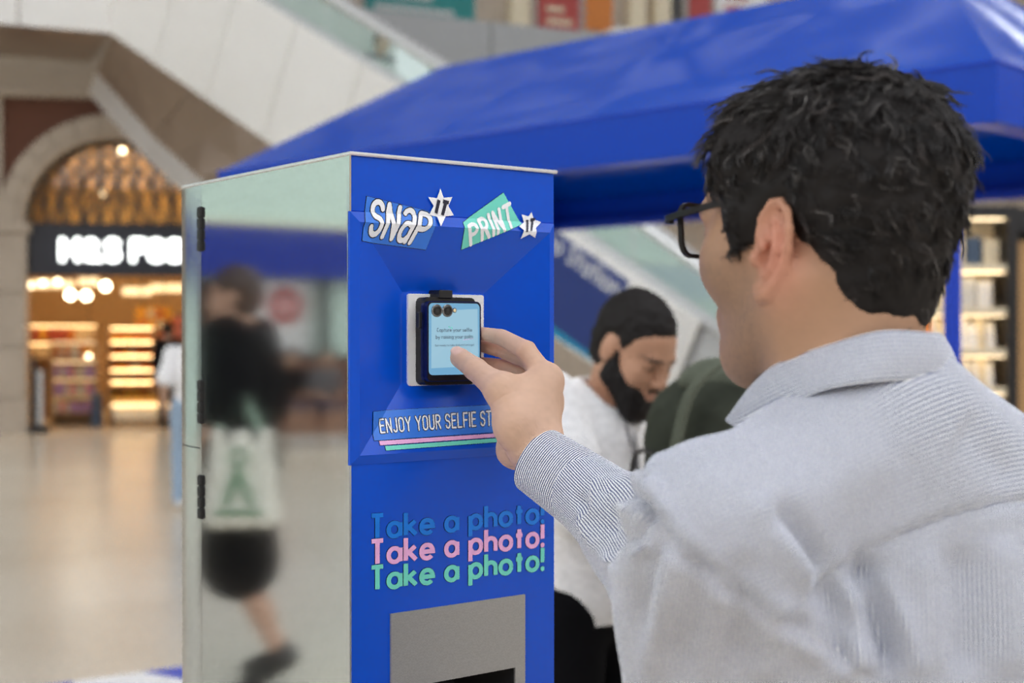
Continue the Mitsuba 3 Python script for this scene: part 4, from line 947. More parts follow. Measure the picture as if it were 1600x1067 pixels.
def add_hand(S, w, d, nrm, side, sc=1.0, curl=.5):
    """A relaxed hand at wrist w, pointing along d, palm facing nrm; side: the way to the thumb."""
    d, t = unit(d), unit(side); n = unit(nrm)
    q = lambda a, b, c: w + sc * (d * a + t * b + n * c)
    for b in (-.03, -.01, .01, .03): S.cone(q(0, b * .7, 0), q(.085, b * 1.05, .003), .014 * sc, .0115 * sc, .012)
    for b, L in ((-.034, .055), (-.012, .072), (.011, .078), (.033, .07)):
        p0 = q(.085, b, .003); d1 = unit(d * math.cos(curl * .6) + n * math.sin(curl * .6)); d2 = unit(d * math.cos(curl * 1.5) + n * math.sin(curl * 1.5))
        p1 = p0 + d1 * L * .5 * sc; p2 = p1 + d2 * L * .5 * sc
        S.cone(p0, p1, .0095 * sc, .009 * sc, .003); S.cone(p1, p2, .009 * sc, .008 * sc, .003)
    p0 = q(.02, .03, .008); p1 = q(.06, .055, .022); p2 = q(.09, .056, .032)
    S.cone(q(.0, .012, 0), p0, .015 * sc, .015 * sc, .01); S.cone(p0, p1, .0135 * sc, .011 * sc, .006); S.cone(p1, p2, .0105 * sc, .009 * sc, .003)
def bounds(pts, m): p = np.array(pts); return p.min(0) - m, p.max(0) + m

STD = {'pelvis': (0, 0, .95), 'belly': (0.01, 0, 1.10), 'chest': (0, 0, 1.28), 'neck': (-.01, 0, 1.46), 'head': (.03, 0, 1.635)}
for s_, sg in (('L', 1), ('R', -1)):
    STD.update({'sh' + s_: (0, sg * .175, 1.41), 'el' + s_: (-.02, sg * .225, 1.13), 'wr' + s_: (.06, sg * .23, .88), 'hip' + s_: (0, sg * .09, .92), 'kn' + s_: (.02, sg * .10, .50), 'an' + s_: (-.02, sg * .10, .085), 'toe' + s_: (.13, sg * .12, .03)})
def human(key, base, f, H=1.75, pose=None, skin=SKIN, h=.011, top=('m_teewhite', .4, .012), bottom=('m_clothblack', .95, .012), shoes='m_shoewhite', hair='m_hairplain', hairt=(.012, .02), head_f=None, pitch=0.0, beard=None, label='', hands=True, extra=None, bald=False, low=0.90):
    key = name(key)
    f = unit([f[0], f[1], 0]); l = np.cross([0, 0, 1.0], f); s = H / 1.75; base = np.asarray(base, float)
    J = {k: base + s * (f * v[0] + l * v[1] + np.array([0, 0, v[2]])) for k, v in {**STD, **(pose or {})}.items()}
    R = np.stack([f, l, [0, 0, 1.0]], 1)
    hf = f if head_f is None else unit([head_f[0], head_f[1], 0])
    Hd = Head(J['head'], hf, s, pitch)
    lo, hi = bounds(list(J.values()), .2); hi[2] += .05; lo[2] = max(lo[2], base[2] - .03)
    S = SDF(lo, hi, h)
    def trunk(S, g):
        spine = unit(J['chest'] - J['pelvis']); Rt = np.stack([np.cross(l, spine), l, spine], 1)
        S.ell(J['chest'], np.array([.105 + g, .155 + g, .20 + g]) * s, Rt, .04); S.ell(J['belly'], np.array([.105 + g, .145 + g, .17 + g]) * s, Rt, .05); S.ell(J['pelvis'], np.array([.11 + g, .158 + g, .13 + g]) * s, Rt, .05)
        for q in 'LR': S.cone(J['neck'] + np.array([0, 0, -.05]) * s, J['sh' + q], (.055 + g) * s, (.052 + g) * s, .04)
    trunk(S, -.004)
    S.cone(J['neck'] - [0, 0, .04 * s], Hd.w((-.025, 0, -.06)), .058 * s, .052 * s, .02)
    for q in 'LR':
        S.cone(J['sh' + q], J['el' + q], .048 * s, .038 * s, .02); S.cone(J['el' + q], J['wr' + q], .04 * s, .027 * s, .012)
        S.cone(J['hip' + q], J['kn' + q], .085 * s, .055 * s, .02); S.cone(J['kn' + q], J['an' + q], .056 * s, .036 * s, .012); S.cone(J['kn' + q] * .65 + J['an' + q] * .35 - f * .012, J['kn' + q] * .5 + J['an' + q] * .5 - f * .012, .056 * s, .05 * s, .02)
        S.cone(J['an' + q], J['toe' + q], .034 * s, .028 * s, .01)
        if hands:
            d = unit(J['wr' + q] - J['el' + q]); inn = l * (-1 if q == 'L' else 1); inn = unit(inn - d * np.dot(inn, d)); th = np.cross(d, inn); th = th if th @ f > 0 or abs(th @ f) < .2 and th[2] > 0 else -th
            add_hand(S, J['wr' + q], d, inn, th, s)
    head_sdf(S, Hd)
    m = S.mesh(); v = Hd.loc(m.vertices); col = np.tile(skin, (len(m.vertices), 1))
    lip = np.exp(-((v[:, 0] - .098) / .012) ** 2 - (v[:, 1] / .022) ** 2 - ((v[:, 2] + .071) / .010) ** 2)
    col = col * (1 - .5 * lip[:, None]) + .5 * lip[:, None] * np.array([.42, .14, .12])
    eye = np.exp(-(((np.abs(v[:, 1]) - .033) / .014) ** 2 + ((v[:, 2] + .003) / .006) ** 2)) * (v[:, 0] > .07)
    col *= (1 - .8 * eye[:, None])
    brow = np.exp(-(((np.abs(v[:, 1]) - .034) / .02) ** 2) - ((v[:, 2] - .019) / .005) ** 2) * (v[:, 0] > .06)
    col *= (1 - .9 * np.clip(brow * 1.6, 0, 1)[:, None])
    tag(key, label, 'person')
    add(key + '__body', m, 'm_skin', smooth=True, color=np.clip(col, 0, 1))
    # upper garment
    tm, sl, g = top
    lo2, hi2 = bounds([J[k] for k in ('pelvis', 'chest', 'neck', 'shL', 'shR', 'elL', 'elR', 'wrL', 'wrR')], .16)
    S = SDF(lo2, hi2, h); trunk(S, g)
    for q in 'LR':
        a, b, c = J['sh' + q], J['el' + q], J['wr' + q]
        if sl <= .5: S.cone(a, a + (b - a) * sl * 2, (.056 + g) * s, (.056 + g * 1.3) * s, .03)
        else: S.cone(a, b, (.052 + g) * s, (.045 + g) * s, .03); S.cone(b, b + (c - b) * (sl - .5) * 2, (.045 + g) * s, (.036 + g) * s, .015)
    S.ell(J['neck'] + np.array([0, 0, .045]) * s + f * .02, np.array([.075, .075, .06]) * s, R, .01, True)
    zc = base[2] + low * s
    S.put(lambda x, y, z: (zc - z) + 0 * x + 0 * y, lo2, [hi2[0], hi2[1], zc + .02], .004) if 0 else None
    m = S.mesh(); m = m.slice_plane([0, 0, zc], [0, 0, 1]) if pose is None or 'seat' not in (pose or {}) else m
    m = rough_up(TM(m.vertices, m.faces), .008 * s, 9, 3)
    add(key + '__shirt', m, tm, smooth=True)
    # lower garment
    bm, ll, g = bottom
    lo3, hi3 = bounds([J[k] for k in ('pelvis', 'hipL', 'hipR', 'knL', 'knR', 'anL', 'anR')], .2); lo3[2] = max(lo3[2], base[2] - .02)
    S = SDF(lo3, hi3, h); spine = unit(J['chest'] - J['pelvis']); Rt = np.stack([np.cross(l, spine), l, spine], 1)
    S.ell(J['pelvis'], np.array([.112 + g, .16 + g, .13]) * s, Rt, .04)
    for q in 'LR':
        a, b, c = J['hip' + q], J['kn' + q], J['an' + q]
        if ll <= .5: S.cone(a, a + (b - a) * ll * 2, (.088 + g) * s, (.072 + g * 2) * s, .03)
        else: S.cone(a, b, (.088 + g) * s, (.062 + g) * s, .03); S.cone(b, b + (c - b) * (ll - .5) * 2, (.062 + g) * s, (.052 + g) * s, .02)
    m = S.mesh(); m = rough_up(m, .006 * s, 11, 5)
    add(key + '__trousers' if ll > .5 else key + '__shorts', m, bm, smooth=True)
    for q in 'LR':
        S = SDF(*bounds([J['an' + q], J['toe' + q]], .09), .007)
        fd = unit((J['toe' + q] - J['an' + q]) * [1, 1, 0.0001]); z0 = min(J['toe' + q][2], J['an' + q][2]) - .028 * s
        S.cone(J['an' + q] - fd * .02 * s, J['toe' + q] + [0, 0, .012 * s], .047 * s, .038 * s, .02); S.cone(J['an' + q] + [0, 0, .02], J['an' + q], .045 * s, .047 * s, .02)
        m = S.mesh(); vv = np.asarray(m.vertices).copy(); vv[:, 2] = np.maximum(vv[:, 2], J['toe' + q][2] - .028 * s)
        add(name(key + '__shoe'), TM(vv, m.faces), shoes, smooth=True)
    if not bald:
        S = SDF(*bounds([Hd.w((0, 0, 0))], .17), max(h * .7, .005)); ts, tt_ = hairt
        S.ell(Hd.w((-.014, 0, .036)), np.array([.099 + ts, .078 + ts, .086 + tt_]) * s, Hd.R, .01); S.ell(Hd.w((-.04, 0, -.015)), np.array([.066 + ts * .6, .07 + ts * .5, .075]) * s, Hd.R, .02)
        S.ell(Hd.w((.085, 0, -.035)), np.array([.078, .13, .108]) * s, Hd.R, .01, True); S.ell(Hd.w((.0, 0, -.13)), np.array([.12, .12, .065]) * s, Hd.R, .015, True)
        for q in (1, -1): S.ell(Hd.w((-.008, q * .088, -.012)), np.array([.040, .03, .044]) * s, Hd.R, .008, True)
        add(key + '__hair', rough_up(S.mesh(), .006 * s, 60, 2), hair, smooth=True)
    if beard:
        S = SDF(*bounds([Hd.w((.03, 0, -.08))], .13), max(h * .6, .0045))
        for q in (1, -1):
            S.cone(Hd.w((.006, q * .064, .0)), Hd.w((.014, q * .060, -.06)), .012 * s, .022 * s, .02); S.cone(Hd.w((.014, q * .056, -.062)), Hd.w((.075, q * .022, -.105)), .026 * s, .034 * s, .02); S.cone(Hd.w((.04, q * .052, -.05)), Hd.w((.07, q * .036, -.075)), .018 * s, .022 * s, .02)
            S.cone(Hd.w((.09, q * .025, -.085)), Hd.w((.098, q * .008, -.056)), .008 * s, .006 * s, .008)
        S.ell(Hd.w((.075, 0, -.118)), np.array([.034, .040, .036]) * s, Hd.R, .02); S.ell(Hd.w((.02, 0, -.10)), np.array([.05, .045, .02]) * s, Hd.R, .02)
        S.ell(Hd.w((.105, 0, -.071)), np.array([.02, .021, .008]) * s, Hd.R, .006, True)
        add(key + '__beard', rough_up(S.mesh(), .004, 90, 4), beard, smooth=True)
    return key, J, Hd

# the bearded man
B0 = P(915, 520, 3.3); B0[2] = 0.0
bf = unit((.80, -.60, 0))
beardman, BJ, BH = human('person', B0, bf, 1.76, {'head': (.135, 0, 1.535), 'neck': (.045, 0, 1.39), 'chest': (.01, 0, 1.25), 'elL': (.08, .22, 1.14), 'wrL': (.28, .12, 1.02), 'elR': (.12, -.20, 1.16), 'wrR': (.37, -.10, 1.13)}, h=.0075, hair='m_hairplain', hairt=(.004, .016), head_f=(.72, -.69), pitch=.52, beard='m_hairplain', skin=np.array([.50, .27, .17]), top=('m_teewhite', .42, .022),
    label='bearded man in a white T-shirt and black trousers looking down behind the kiosk')
q = [BH.w((-.03, .06, -.12)), BJ['chest'] + bf * .125 + [0, 0, .10], BJ['chest'] + bf * .145 + [0, 0, -.06], BJ['chest'] + bf * .125 + [0, 0, .10] + np.cross([0, 0, 1], bf) * -.03, BH.w((-.03, -.06, -.12))]
labels[beardman + '__lanyard'] = {'label': 'thin dark lanyard with a violet badge'}
add(beardman + '__lanyard__cord', tube(spline(q, 8), .003, 6), 'm_greycloth', smooth=True)
Mb = frame(q[2] + [0, 0, -.05] + bf * .004, np.cross([0, 0, 1.0], bf), (0, 0, 1))
add(beardman + '__lanyard__badge', mv(bx(-.03, .03, -.045, .045, -.002, .002, .0008), Mb), 'm_lilac')

# the backpacker, mostly behind the man in the striped shirt
K_ = P(1298, 520, 2.8); K_[2] = 0; kf = unit((.96, .28, 0))
pk, KJ, KHd = human('person', K_, kf, 1.80, {'wrL': (.22, .2, 1.0), 'wrR': (.22, -.2, 1.0)}, h=.012, top=('m_olive', .9, .014), bottom=('m_navycloth', .95, .015), shoes='m_shoeblack', label='person in an olive top wearing the backpack, behind the man in the striped shirt')
kl = np.cross([0, 0, 1.0], kf); tag('backpack', 'dark olive green backpack with a top handle between the two men', 'backpack')
bo = KJ['chest'] - kf * .25; bo[2] = 1.235; BR = np.stack([kf, kl, [0, 0, 1.0]], 1); bq = lambda a, b, c: bo + BR @ np.array([a, b, c])
S = SDF(*bounds([bo], .36), .009)
for a in (-.05, .07):
    for b in (-.10, .10):
        S.cone(bq(a, b, -.22), bq(a * .75, b * .8, .17), .085, .075, .07)
S.ell(bq(.04, 0, .19), np.array([.10, .14, .10]), BR, .06)
add('backpack__body', rough_up(S.mesh(), .014, 11, 8), 'm_olive', smooth=True)
S = SDF(*bounds([bo], .36), .008)
S.cone(bq(-.13, -.07, -.15), bq(-.12, -.07, .02), .05, .045, .05); S.cone(bq(-.13, .07, -.15), bq(-.12, .07, .02), .05, .045, .05); S.cone(bq(-.13, 0, -.15), bq(-.12, 0, .02), .055, .05, .05)
add('backpack__front_pocket', rough_up(S.mesh(), .008, 14, 9), 'm_olive', smooth=True)
S = SDF(*bounds([bq(0, 0, .25)], .24), .008); S.ell(bq(.035, 0, .245), np.array([.105, .14, .055]), BR, .02); S.ell(bq(.03, 0, .205), np.array([.16, .2, .035]), BR, .01, True)
add('backpack__lid', rough_up(S.mesh(), .006, 16, 10), 'm_olivelight', smooth=True)
def ribbon(pts, wdir, w, t):
    p = spline(pts, 8); d = np.gradient(p, axis=0); d /= np.linalg.norm(d, axis=1, keepdims=True); wd = np.asarray(wdir, float)[None] - d * (d @ np.asarray(wdir))[:, None]; wd /= np.linalg.norm(wd, axis=1, keepdims=True); n = np.cross(d, wd)
    r = np.stack([p + wd * w / 2 + n * t / 2, p - wd * w / 2 + n * t / 2, p - wd * w / 2 - n * t / 2, p + wd * w / 2 - n * t / 2], 1); k = len(p); i, j = np.meshgrid(np.arange(k - 1), np.arange(4), indexing='ij')
    q = np.stack([i * 4 + j, i * 4 + (j + 1) % 4, (i + 1) * 4 + (j + 1) % 4, (i + 1) * 4 + j], -1).reshape(-1, 4)
    return TM(r.reshape(-1, 3), np.vstack([q[:, [0, 1, 2]], q[:, [0, 2, 3]], [[0, 1, 2], [0, 2, 3], [4 * k - 4, 4 * k - 2, 4 * k - 3], [4 * k - 4, 4 * k - 1, 4 * k - 2]]]))
add('backpack__handle', ribbon([bq(.10, -.13, .16), bq(.06, -.15, .27), bq(-.03, -.155, .30), bq(-.12, -.15, .24), bq(-.15, -.13, .12)], kl, .035, .008), 'm_olivelight', smooth=40)
for b in (-.1, .1): add('backpack__shoulder_strap', ribbon([bq(.12, b, .2), bq(.22, b * 1.3, .27), bq(.36, b * 1.4, .2), bq(.38, b * 1.4, .02), bq(.24, b * 1.5, -.18), bq(.10, b * 1.4, -.2)], kl, .06, .014), 'm_olivelight', smooth=40)
add('backpack__zip', tube(spline([bq(-.135, -.13, -.02), bq(-.15, -.06, .10), bq(-.152, .06, .10), bq(-.135, .13, -.02)], 8), .005, 6), 'm_black', smooth=True)

# the walker beyond the kiosk, the rider on the stairs, a shopper in the shop
W_ = P(300, 520, 12.3); W_[2] = 0
human('person', W_, (-.2, 1, 0), 1.72, {'elL': (-.10, .24, 1.14), 'wrL': (.02, .25, .95), 'knR': (.12, -.1, .52), 'anL': (-.1, .1, .09), 'toeL': (.05, .12, .03)}, h=.012, top=('m_teewhite', .4, .02), bottom=('m_denim', .97, .02), shoes='m_shoewhite', hair='m_hairbrown', label='person in a white T-shirt and pale jeans walking beyond the mirror kiosk')
qE = hit(594, 60, EO - EN * .75, EN); tE = [float((qE - EO) @ EU)]; st_p = eo(tE[0], 0, -.75); st_p[2] = float(hit(594, 52, EO - EN * .75, EN)[2]) - 1.7
human('person', st_p, -EU, 1.7, h=.014, top=('m_navycloth', .95, .012), label='person in dark clothes behind the glass of the upper balustrade', bottom=('m_clothblack', .95, .012), shoes='m_shoeblack')
qs = shop_pt(262, 520, .45); qs[2] = 0
human('person', qs, (.3, 1, 0), 1.74, h=.014, top=('m_clothblack', .95, .015), bottom=('m_clothblack', .95, .015), shoes='m_shoeblack', label='shopper in black standing by the bright rack in the food shop')

# ---------------------------------------------------------------- the side of the hall that the mirror door shows
MN = -ku
def refl(p): return np.asarray(p, float) - 2 * np.dot(np.asarray(p, float) - K0, MN) * MN * [1, 1, 1]
def rv(v): return np.asarray(v, float) - 2 * np.dot(v, MN) * MN
def vp(px, d, z=0.0):                          # the floor spot whose mirror image stands at column px and depth d
    q = P(px, 520, d); q[2] = z; return refl(q)
vz = lambda py, d: float(P(800, py, d)[2])
A_, B_ = vp(250, 20.5), vp(620, 23.0)
SU = unit(B_ - A_); SNv = rv((0, -1, 0)); SN_ = np.array([-SU[1], SU[0], 0]); SN_ = SN_ if SN_ @ SNv > 0 else -SN_
SM = frame(A_, SU, (0, 0, 1), SN_); LW = np.linalg.norm(B_ - A_)
su = lambda px: float(np.interp(px, [250, 620], [0, LW]))
dv = lambda px: float(np.interp(px, [250, 620], [20.5, 23.0]))
sbz = lambda px, py: vz(py, dv(px))
hs = np.sign(np.linalg.det(SM[:3, :3]))
z0, z1 = sbz(430, 434), sbz(430, 356)
zdir = lambda a, b, c, d, e, f_: mv(bx(a, b, c, d, e, f_, .01), SM)
ext = 6.0
add('wall_side_hall', zdir(-ext, LW + ext, z1, 9.0, -.4, -.02), 'm_palegreen', kind='structure')
tag('shop_fascia', 'long blue shop fascia on the side of the hall seen in the mirror door', 'fascia')
for k in range(5):
    a = -ext + k * (LW + 2 * ext) / 5; add('shop_fascia__panel', zdir(a + .005, a + (LW + 2 * ext) / 5 - .005, z0, z1, -.1, .1), 'm_bluewall')
add('shop_fascia__trim', zdir(-ext, LW + ext, z1, z1 + .06, -.1, .14), 'm_cream')
add('wall_side_shop', zdir(-ext, LW + ext, 0, z0, -.4, -.3), 'm_palegreen', kind='structure')
for i, px in enumerate((497, 290, 345)):
    k = add('shop_post', zdir(su(px) - .07, su(px) + .09, 0, z0, -.1, .05), 'm_dark', label=['dark post right of the red roundel poster, seen in the mirror door', 'dark post at the left of the side shop front, seen in the mirror door', 'dark post left of the red roundel poster, seen in the mirror door'][i], cat='post')
tag('roundel_poster', 'white poster with a red roundel seen in the mirror door', 'poster')
za, zb = sbz(440, 552), sbz(440, 438)
add('roundel_poster__board', zdir(su(398), su(486), za, zb, -.28, -.22), 'm_white')
rc = (su(445), (sbz(440, 477))); rr_ = .30
add('roundel_poster__roundel', mv(extr(Point(rc).buffer(rr_, 24).difference(Point(rc).buffer(rr_ * .45, 24)), .03), SM @ frame((0, 0, -.22), (1, 0, 0), (0, 1, 0))), 'm_red')
add('roundel_poster__bar', zdir(rc[0] - rr_ * .6, rc[0] + rr_ * .6, rc[1] - .05, rc[1] + .05, -.2, -.17), 'm_redlight' if 0 else 'm_pink')
add('roundel_poster__stand', zdir(su(398), su(486), 0.6, za, -.28, -.24), 'm_grey')
tag('side_shop_counter', 'brown wooden counter front below the posters, seen in the mirror door', 'counter')
add('side_shop_counter__front', zdir(su(360), su(600), 0, sbz(440, 560), .08, .32), 'm_brown')
add('side_shop_counter__top', zdir(su(355), su(605), sbz(440, 560), sbz(440, 555), .06, .36), 'm_dark')
tag('orange_panel', 'orange brown panel at the left of the side shop front, seen in the mirror door', 'panel')
add('orange_panel__board', zdir(su(318), su(372), 0, sbz(340, 445), -.25, -.18), 'm_brown'); add('orange_panel__frame', zdir(su(315), su(375), 0, sbz(340, 440), -.29, -.25), 'm_dark')
# the passer-by with the tote bag
tb0 = vp(378, 6.15); tf = unit(rv((-1, .1, 0)))
tk, TJ, TH_ = human('person', tb0, tf, 1.86, {'shL': (-.0, .185, 1.45), 'shR': (0, -.185, 1.45), 'elL': (-.03, .27, 1.17), 'wrL': (.16, .24, 1.02), 'elR': (-.03, -.27, 1.17), 'wrR': (.16, -.24, 1.02), 'knL': (.06, .1, .52), 'anL': (-.14, .1, .12), 'toeL': (.0, .11, .035), 'knR': (-.02, -.1, .5), 'anR': (-.20, -.1, .15), 'toeR': (-.06, -.11, .03)}, h=.01, top=('m_clothblack', .45, .05), bottom=('m_clothblack', .44, .05), shoes='m_shoeblack', hair='m_hairbrown', label='person in black T-shirt and shorts walking with a tote bag in the mirror door')
bc = vp(378, 5.75, vz(738, 5.75)); nb = unit(rv((0, -1, 0))); ub = unit(rv((1, 0, 0)))
TBM = frame(bc, ub, (0, 0, 1)); tag('tote_bag', 'cream canvas tote bag with green print on a green strap, seen in the mirror door', 'tote bag')
S = SDF((-.22, -.3, -.12), (.22, .3, .12), .008)
for x in (-.09, .09): S.cone((x * 1.2, -.18, 0), (x * 1.1, .16, 0), .055, .03, .06)
S.cone((0, -.17, 0), (0, .14, 0), .06, .035, .06)
m = S.mesh(); m = rough_up(m, .012, 12, 6)
add('tote_bag__body', mv(m, TBM), 'm_canvas', smooth=True)
for sg in (1, -1):
    gq = unary_union([LineString([(-.05, -.12), (0, .02), (.05, -.12)]).buffer(.014), Point(0, .07).buffer(.04).difference(Point(0, .07).buffer(.025)), sbox(-.1, -.17, .1, -.15)])
    add('tote_bag__print', mv(extr(gq, .004), TBM @ frame((0, 0, sg * .068 - .002), (1, 0, 0), (0, 1, 0))), 'm_green')
shq = TJ['shL'] if np.linalg.norm(TJ['shL'] - bc) < np.linalg.norm(TJ['shR'] - bc) else TJ['shR']
for sg in (.09, -.09):
    add('tote_bag__strap', ribbon([bc + ub * sg + [0, 0, .14], bc * .35 + shq * .65 + ub * sg * .5 + nb * .06 + [0, 0, .02], shq + [0, 0, .085], bc * .35 + shq * .65 + ub * sg * .3 - nb * .06 + [0, 0, .02], bc + ub * sg - nb * .04 + [0, 0, .14]], ub, .03, .006), 'm_strap', smooth=40)
# two people sitting on a bench
bq0 = vp(487, 19.4); tag('bench', 'dark bench in front of the brown counter, seen in the mirror door', 'bench')
bm_ = frame(bq0, SU, (0, 0, 1)); sgn2 = 1 if bm_[:3, 2] @ SN_ > 0 else -1
add('bench__seat', mv(bx(-1.0, 1.0, .42, .47, -.5, .0, .01), bm_ if sgn2 > 0 else frame(bq0, -SU, (0, 0, 1))), 'm_dark')
for x in (-.9, .9): add('bench__leg', mv(bx(x - .03, x + .03, 0, .42, -.45, -.05), bm_ if sgn2 > 0 else frame(bq0, -SU, (0, 0, 1))), 'm_dark')
for i, (px, tp) in enumerate(((460, 'm_bluegrey'), (515, 'm_clothblack'))):
    q = vp(px, 19.4) - SN_ * .22; q[2] = 0.0
    sit = {'pelvis': (0, 0, .56), 'belly': (.02, 0, .72), 'chest': (.05, 0, .90), 'neck': (.08, 0, 1.08), 'head': (.13, 0, 1.25), 'shL': (.07, .175, 1.03), 'shR': (.07, -.175, 1.03), 'elL': (.1, .23, .77), 'elR': (.1, -.23, .77), 'wrL': (.3, .12, .66), 'wrR': (.3, -.12, .66), 'hipL': (0, .09, .54), 'hipR': (0, -.09, .54), 'knL': (.44, .11, .52), 'knR': (.44, -.11, .52), 'anL': (.42, .1, .09), 'anR': (.42, -.1, .09), 'toeL': (.57, .12, .03), 'toeR': (.57, -.12, .03)}
    human('person', q, SN_, 1.75, sit, h=.014, top=(['m_clothblack', 'm_greycloth'][i], .42, .014), bottom=('m_navycloth', .42, .02), shoes=['m_teal', 'm_teal'][i] if 0 else 'm_shoewhite', hair='m_hairbrown', low=.44, pitch=.2, label=['seated person in a black T-shirt on the bench seen in the mirror door', 'seated person in a grey T-shirt on the bench seen in the mirror door'][i])

# ---------------------------------------------------------------- the man in the striped shirt
man = name('person')
tag(man, 'man with glasses in a striped shirt touching the phone on the kiosk', 'person')
yaw = math.radians(40); hf = np.array([-math.sin(yaw), math.cos(yaw), 0])
MH = Head(P(1290, 345, 1.13), hf, 1.04, math.radians(4))
NB = P(1312, 655, 1.10)
SL, SR = P(1118, 824, 1.02), P(1735, 905, 1.17); BB = P(1392, 676, 1.074)
EL, WR = P(1085, 975, 1.21), P(838, 702, 1.452)
tyaw = math.radians(20); tf_ = np.array([-math.sin(tyaw), math.cos(tyaw), 0]); tl_ = np.array([-math.cos(tyaw), -math.sin(tyaw), 0])
TR = np.stack([tl_, tf_, [0, 0, 1.0]], 1)
CT = P(1410, 985, 1.12)
# --- head and neck
S = SDF(MH.o - [.16, .16, .33], MH.o + [.16, .16, .17], .0028)
head_sdf(S, MH, fine=True)
S.cone(MH.w((-.022, 0, -.055)), NB, .054, .052, .025); S.cone(MH.w((-.030, 0, -.05)), NB + [.008, -.014, 0], .043, .043, .03)
S.cone(MH.w((-.02, .05, -.05)), NB - tf_ * -.03, .022, .02, .03)
# near ear
def ear(S, H, sg, off=(.006, .0705, -.027), flare=14, sc=1.0):
    a = math.radians(flare); o = np.array([off[0], off[1] * sg, off[2]])
    e2 = np.array([-math.cos(a), sg * math.sin(a), 0]); e3 = np.array([math.sin(a), sg * math.cos(a), 0]); up = unit(np.array([-.16, 0, 1.0]))
    q = lambda x, y, z=0: H.w(o + sc * (e2 * x + up * y + e3 * z)); k = H.s * sc
    E = np.stack([H.R @ e2, H.R @ e3, H.R @ up], 1)
    S.ell(q(.013, .003, .000), np.array([.021, .0035, .034]) * k, E, .004)
    S.ell(q(.004, .0, -.005), np.array([.012, .010, .026]) * k, E, .008)
    S.ell(q(.010, -.004, .008), np.array([.0085, .0115, .014]) * k, E, .003, True)
    S.ell(q(.016, .018, .007), np.array([.009, .006, .013]) * k, E, .003, True)
    hx = [(.006, .003, .004), (-.001, .013, .004), (.001, .026, .004), (.010, .035, .003), (.021, .035, .003), (.030, .027, .003), (.034, .013, .003), (.0335, -.001, .003), (.029, -.015, .002), (.021, -.026, .002), (.012, -.033, .002), (.004, -.034, .002), (-.001, -.027, .002)]
    S.chain([q(*p) for p in hx], [.0034 * k] * 8 + [.0038 * k, .0045 * k, .0062 * k, .0058 * k, .005 * k], .0025)
    S.chain([q(.013, .022, .003), q(.022, .012, .005), (q(.0235, 0, .006)), q(.019, -.013, .005), q(.011, -.019, .005)], np.array([.0025, .0033, .0035, .0033, .003]) * k, .003)
    S.ell(q(-.002, -.005, .006), np.array([.0045, .005, .007]) * k, E, .003)
    return q
earq = ear(S, MH, 1)
headm = S.mesh()
# --- the left hand on the phone
HS = .0016
J = {n: P(*q) for n, q in dict(w=(838, 700, 1.455), wu=(846, 704, 1.470), cmc=(809, 664, 1.452), tm=(782, 609, 1.463), ti=(743, 577, 1.497), tt=(719, 559, 1.519),
     im=(853, 592, 1.488), ip=(822, 548, 1.503), idp=(784, 527, 1.538), it=(752, 521, 1.566), mm=(859, 607, 1.512), mp=(826, 563, 1.540), md=(781, 547, 1.566), mt=(752, 540, 1.578),
     rm=(856, 628, 1.530), rp=(816, 586, 1.556), rd=(782, 572, 1.572), rt=(752, 568, 1.584), pm=(850, 650, 1.543), pp=(815, 601, 1.560), pd=(795, 592, 1.572), pt=(772, 587, 1.582)).items()}
lo, hi = bounds(list(J.values()) + [P(880, 735, 1.43)], .035)
S = SDF(lo, hi, HS)
fore = P(905, 762, 1.40)
S.cone(J['w'] + [-.004, 0, .002], fore, .0235, .028, .02); S.cone(J['wu'] + [.002, .006, -.004], fore + [.004, .008, -.006], .020, .026, .02)
for a, b, ra, rb in (('im', 'w', .0142, .020), ('mm', 'w', .0135, .020), ('rm', 'wu', .0128, .019), ('pm', 'wu', .0118, .018)): S.cone(J[a], J[b], ra, rb, .016)
S.cone(J['pm'], P(806, 702, 1.487), .015, .019, .014); S.cone(P(806, 702, 1.487), J['wu'], .019, .018, .012)
S.cone(J['w'], J['cmc'], .021, .0205, .014); S.cone(J['cmc'], J['tm'], .0205, .0168, .012); S.cone(J['tm'], J['ti'], .0162, .0122, .006)
S.cone(J['ti'], J['tt'], .0122, .0112, .005); 
S.cone(J['tm'] + [.004, .004, .0], J['im'] + [-.006, 0, -.006], .0135, .0125, .016); S.cone(J['cmc'], J['im'], .017, .013, .02); S.cone(J['cmc'], J['rm'], .016, .013, .02)
S.ell((J['im'] + J['mm']) / 2 + [.0015, -.002, .002], np.array([.012, .013, .012]), None, .012)
for f_, r in (('i', (.0132, .0110, .0092, .0074)), ('m', (.0125, .0098, .0084, .0074)), ('r', (.0115, .0096, .0085, .0076)), ('p', (.010, .0085, .0075, .007))):
    ks_ = [f_ + 'm', f_ + 'p', f_ + ('dp' if f_ == 'i' else 'd'), f_ + 't']
    for i in range(3): S.cone(J[ks_[i]], J[ks_[i + 1]], r[i], r[i + 1], .0011 if i else .004)
    S.ell(J[ks_[1]], np.full(3, r[1] * 1.06), None, .0015)
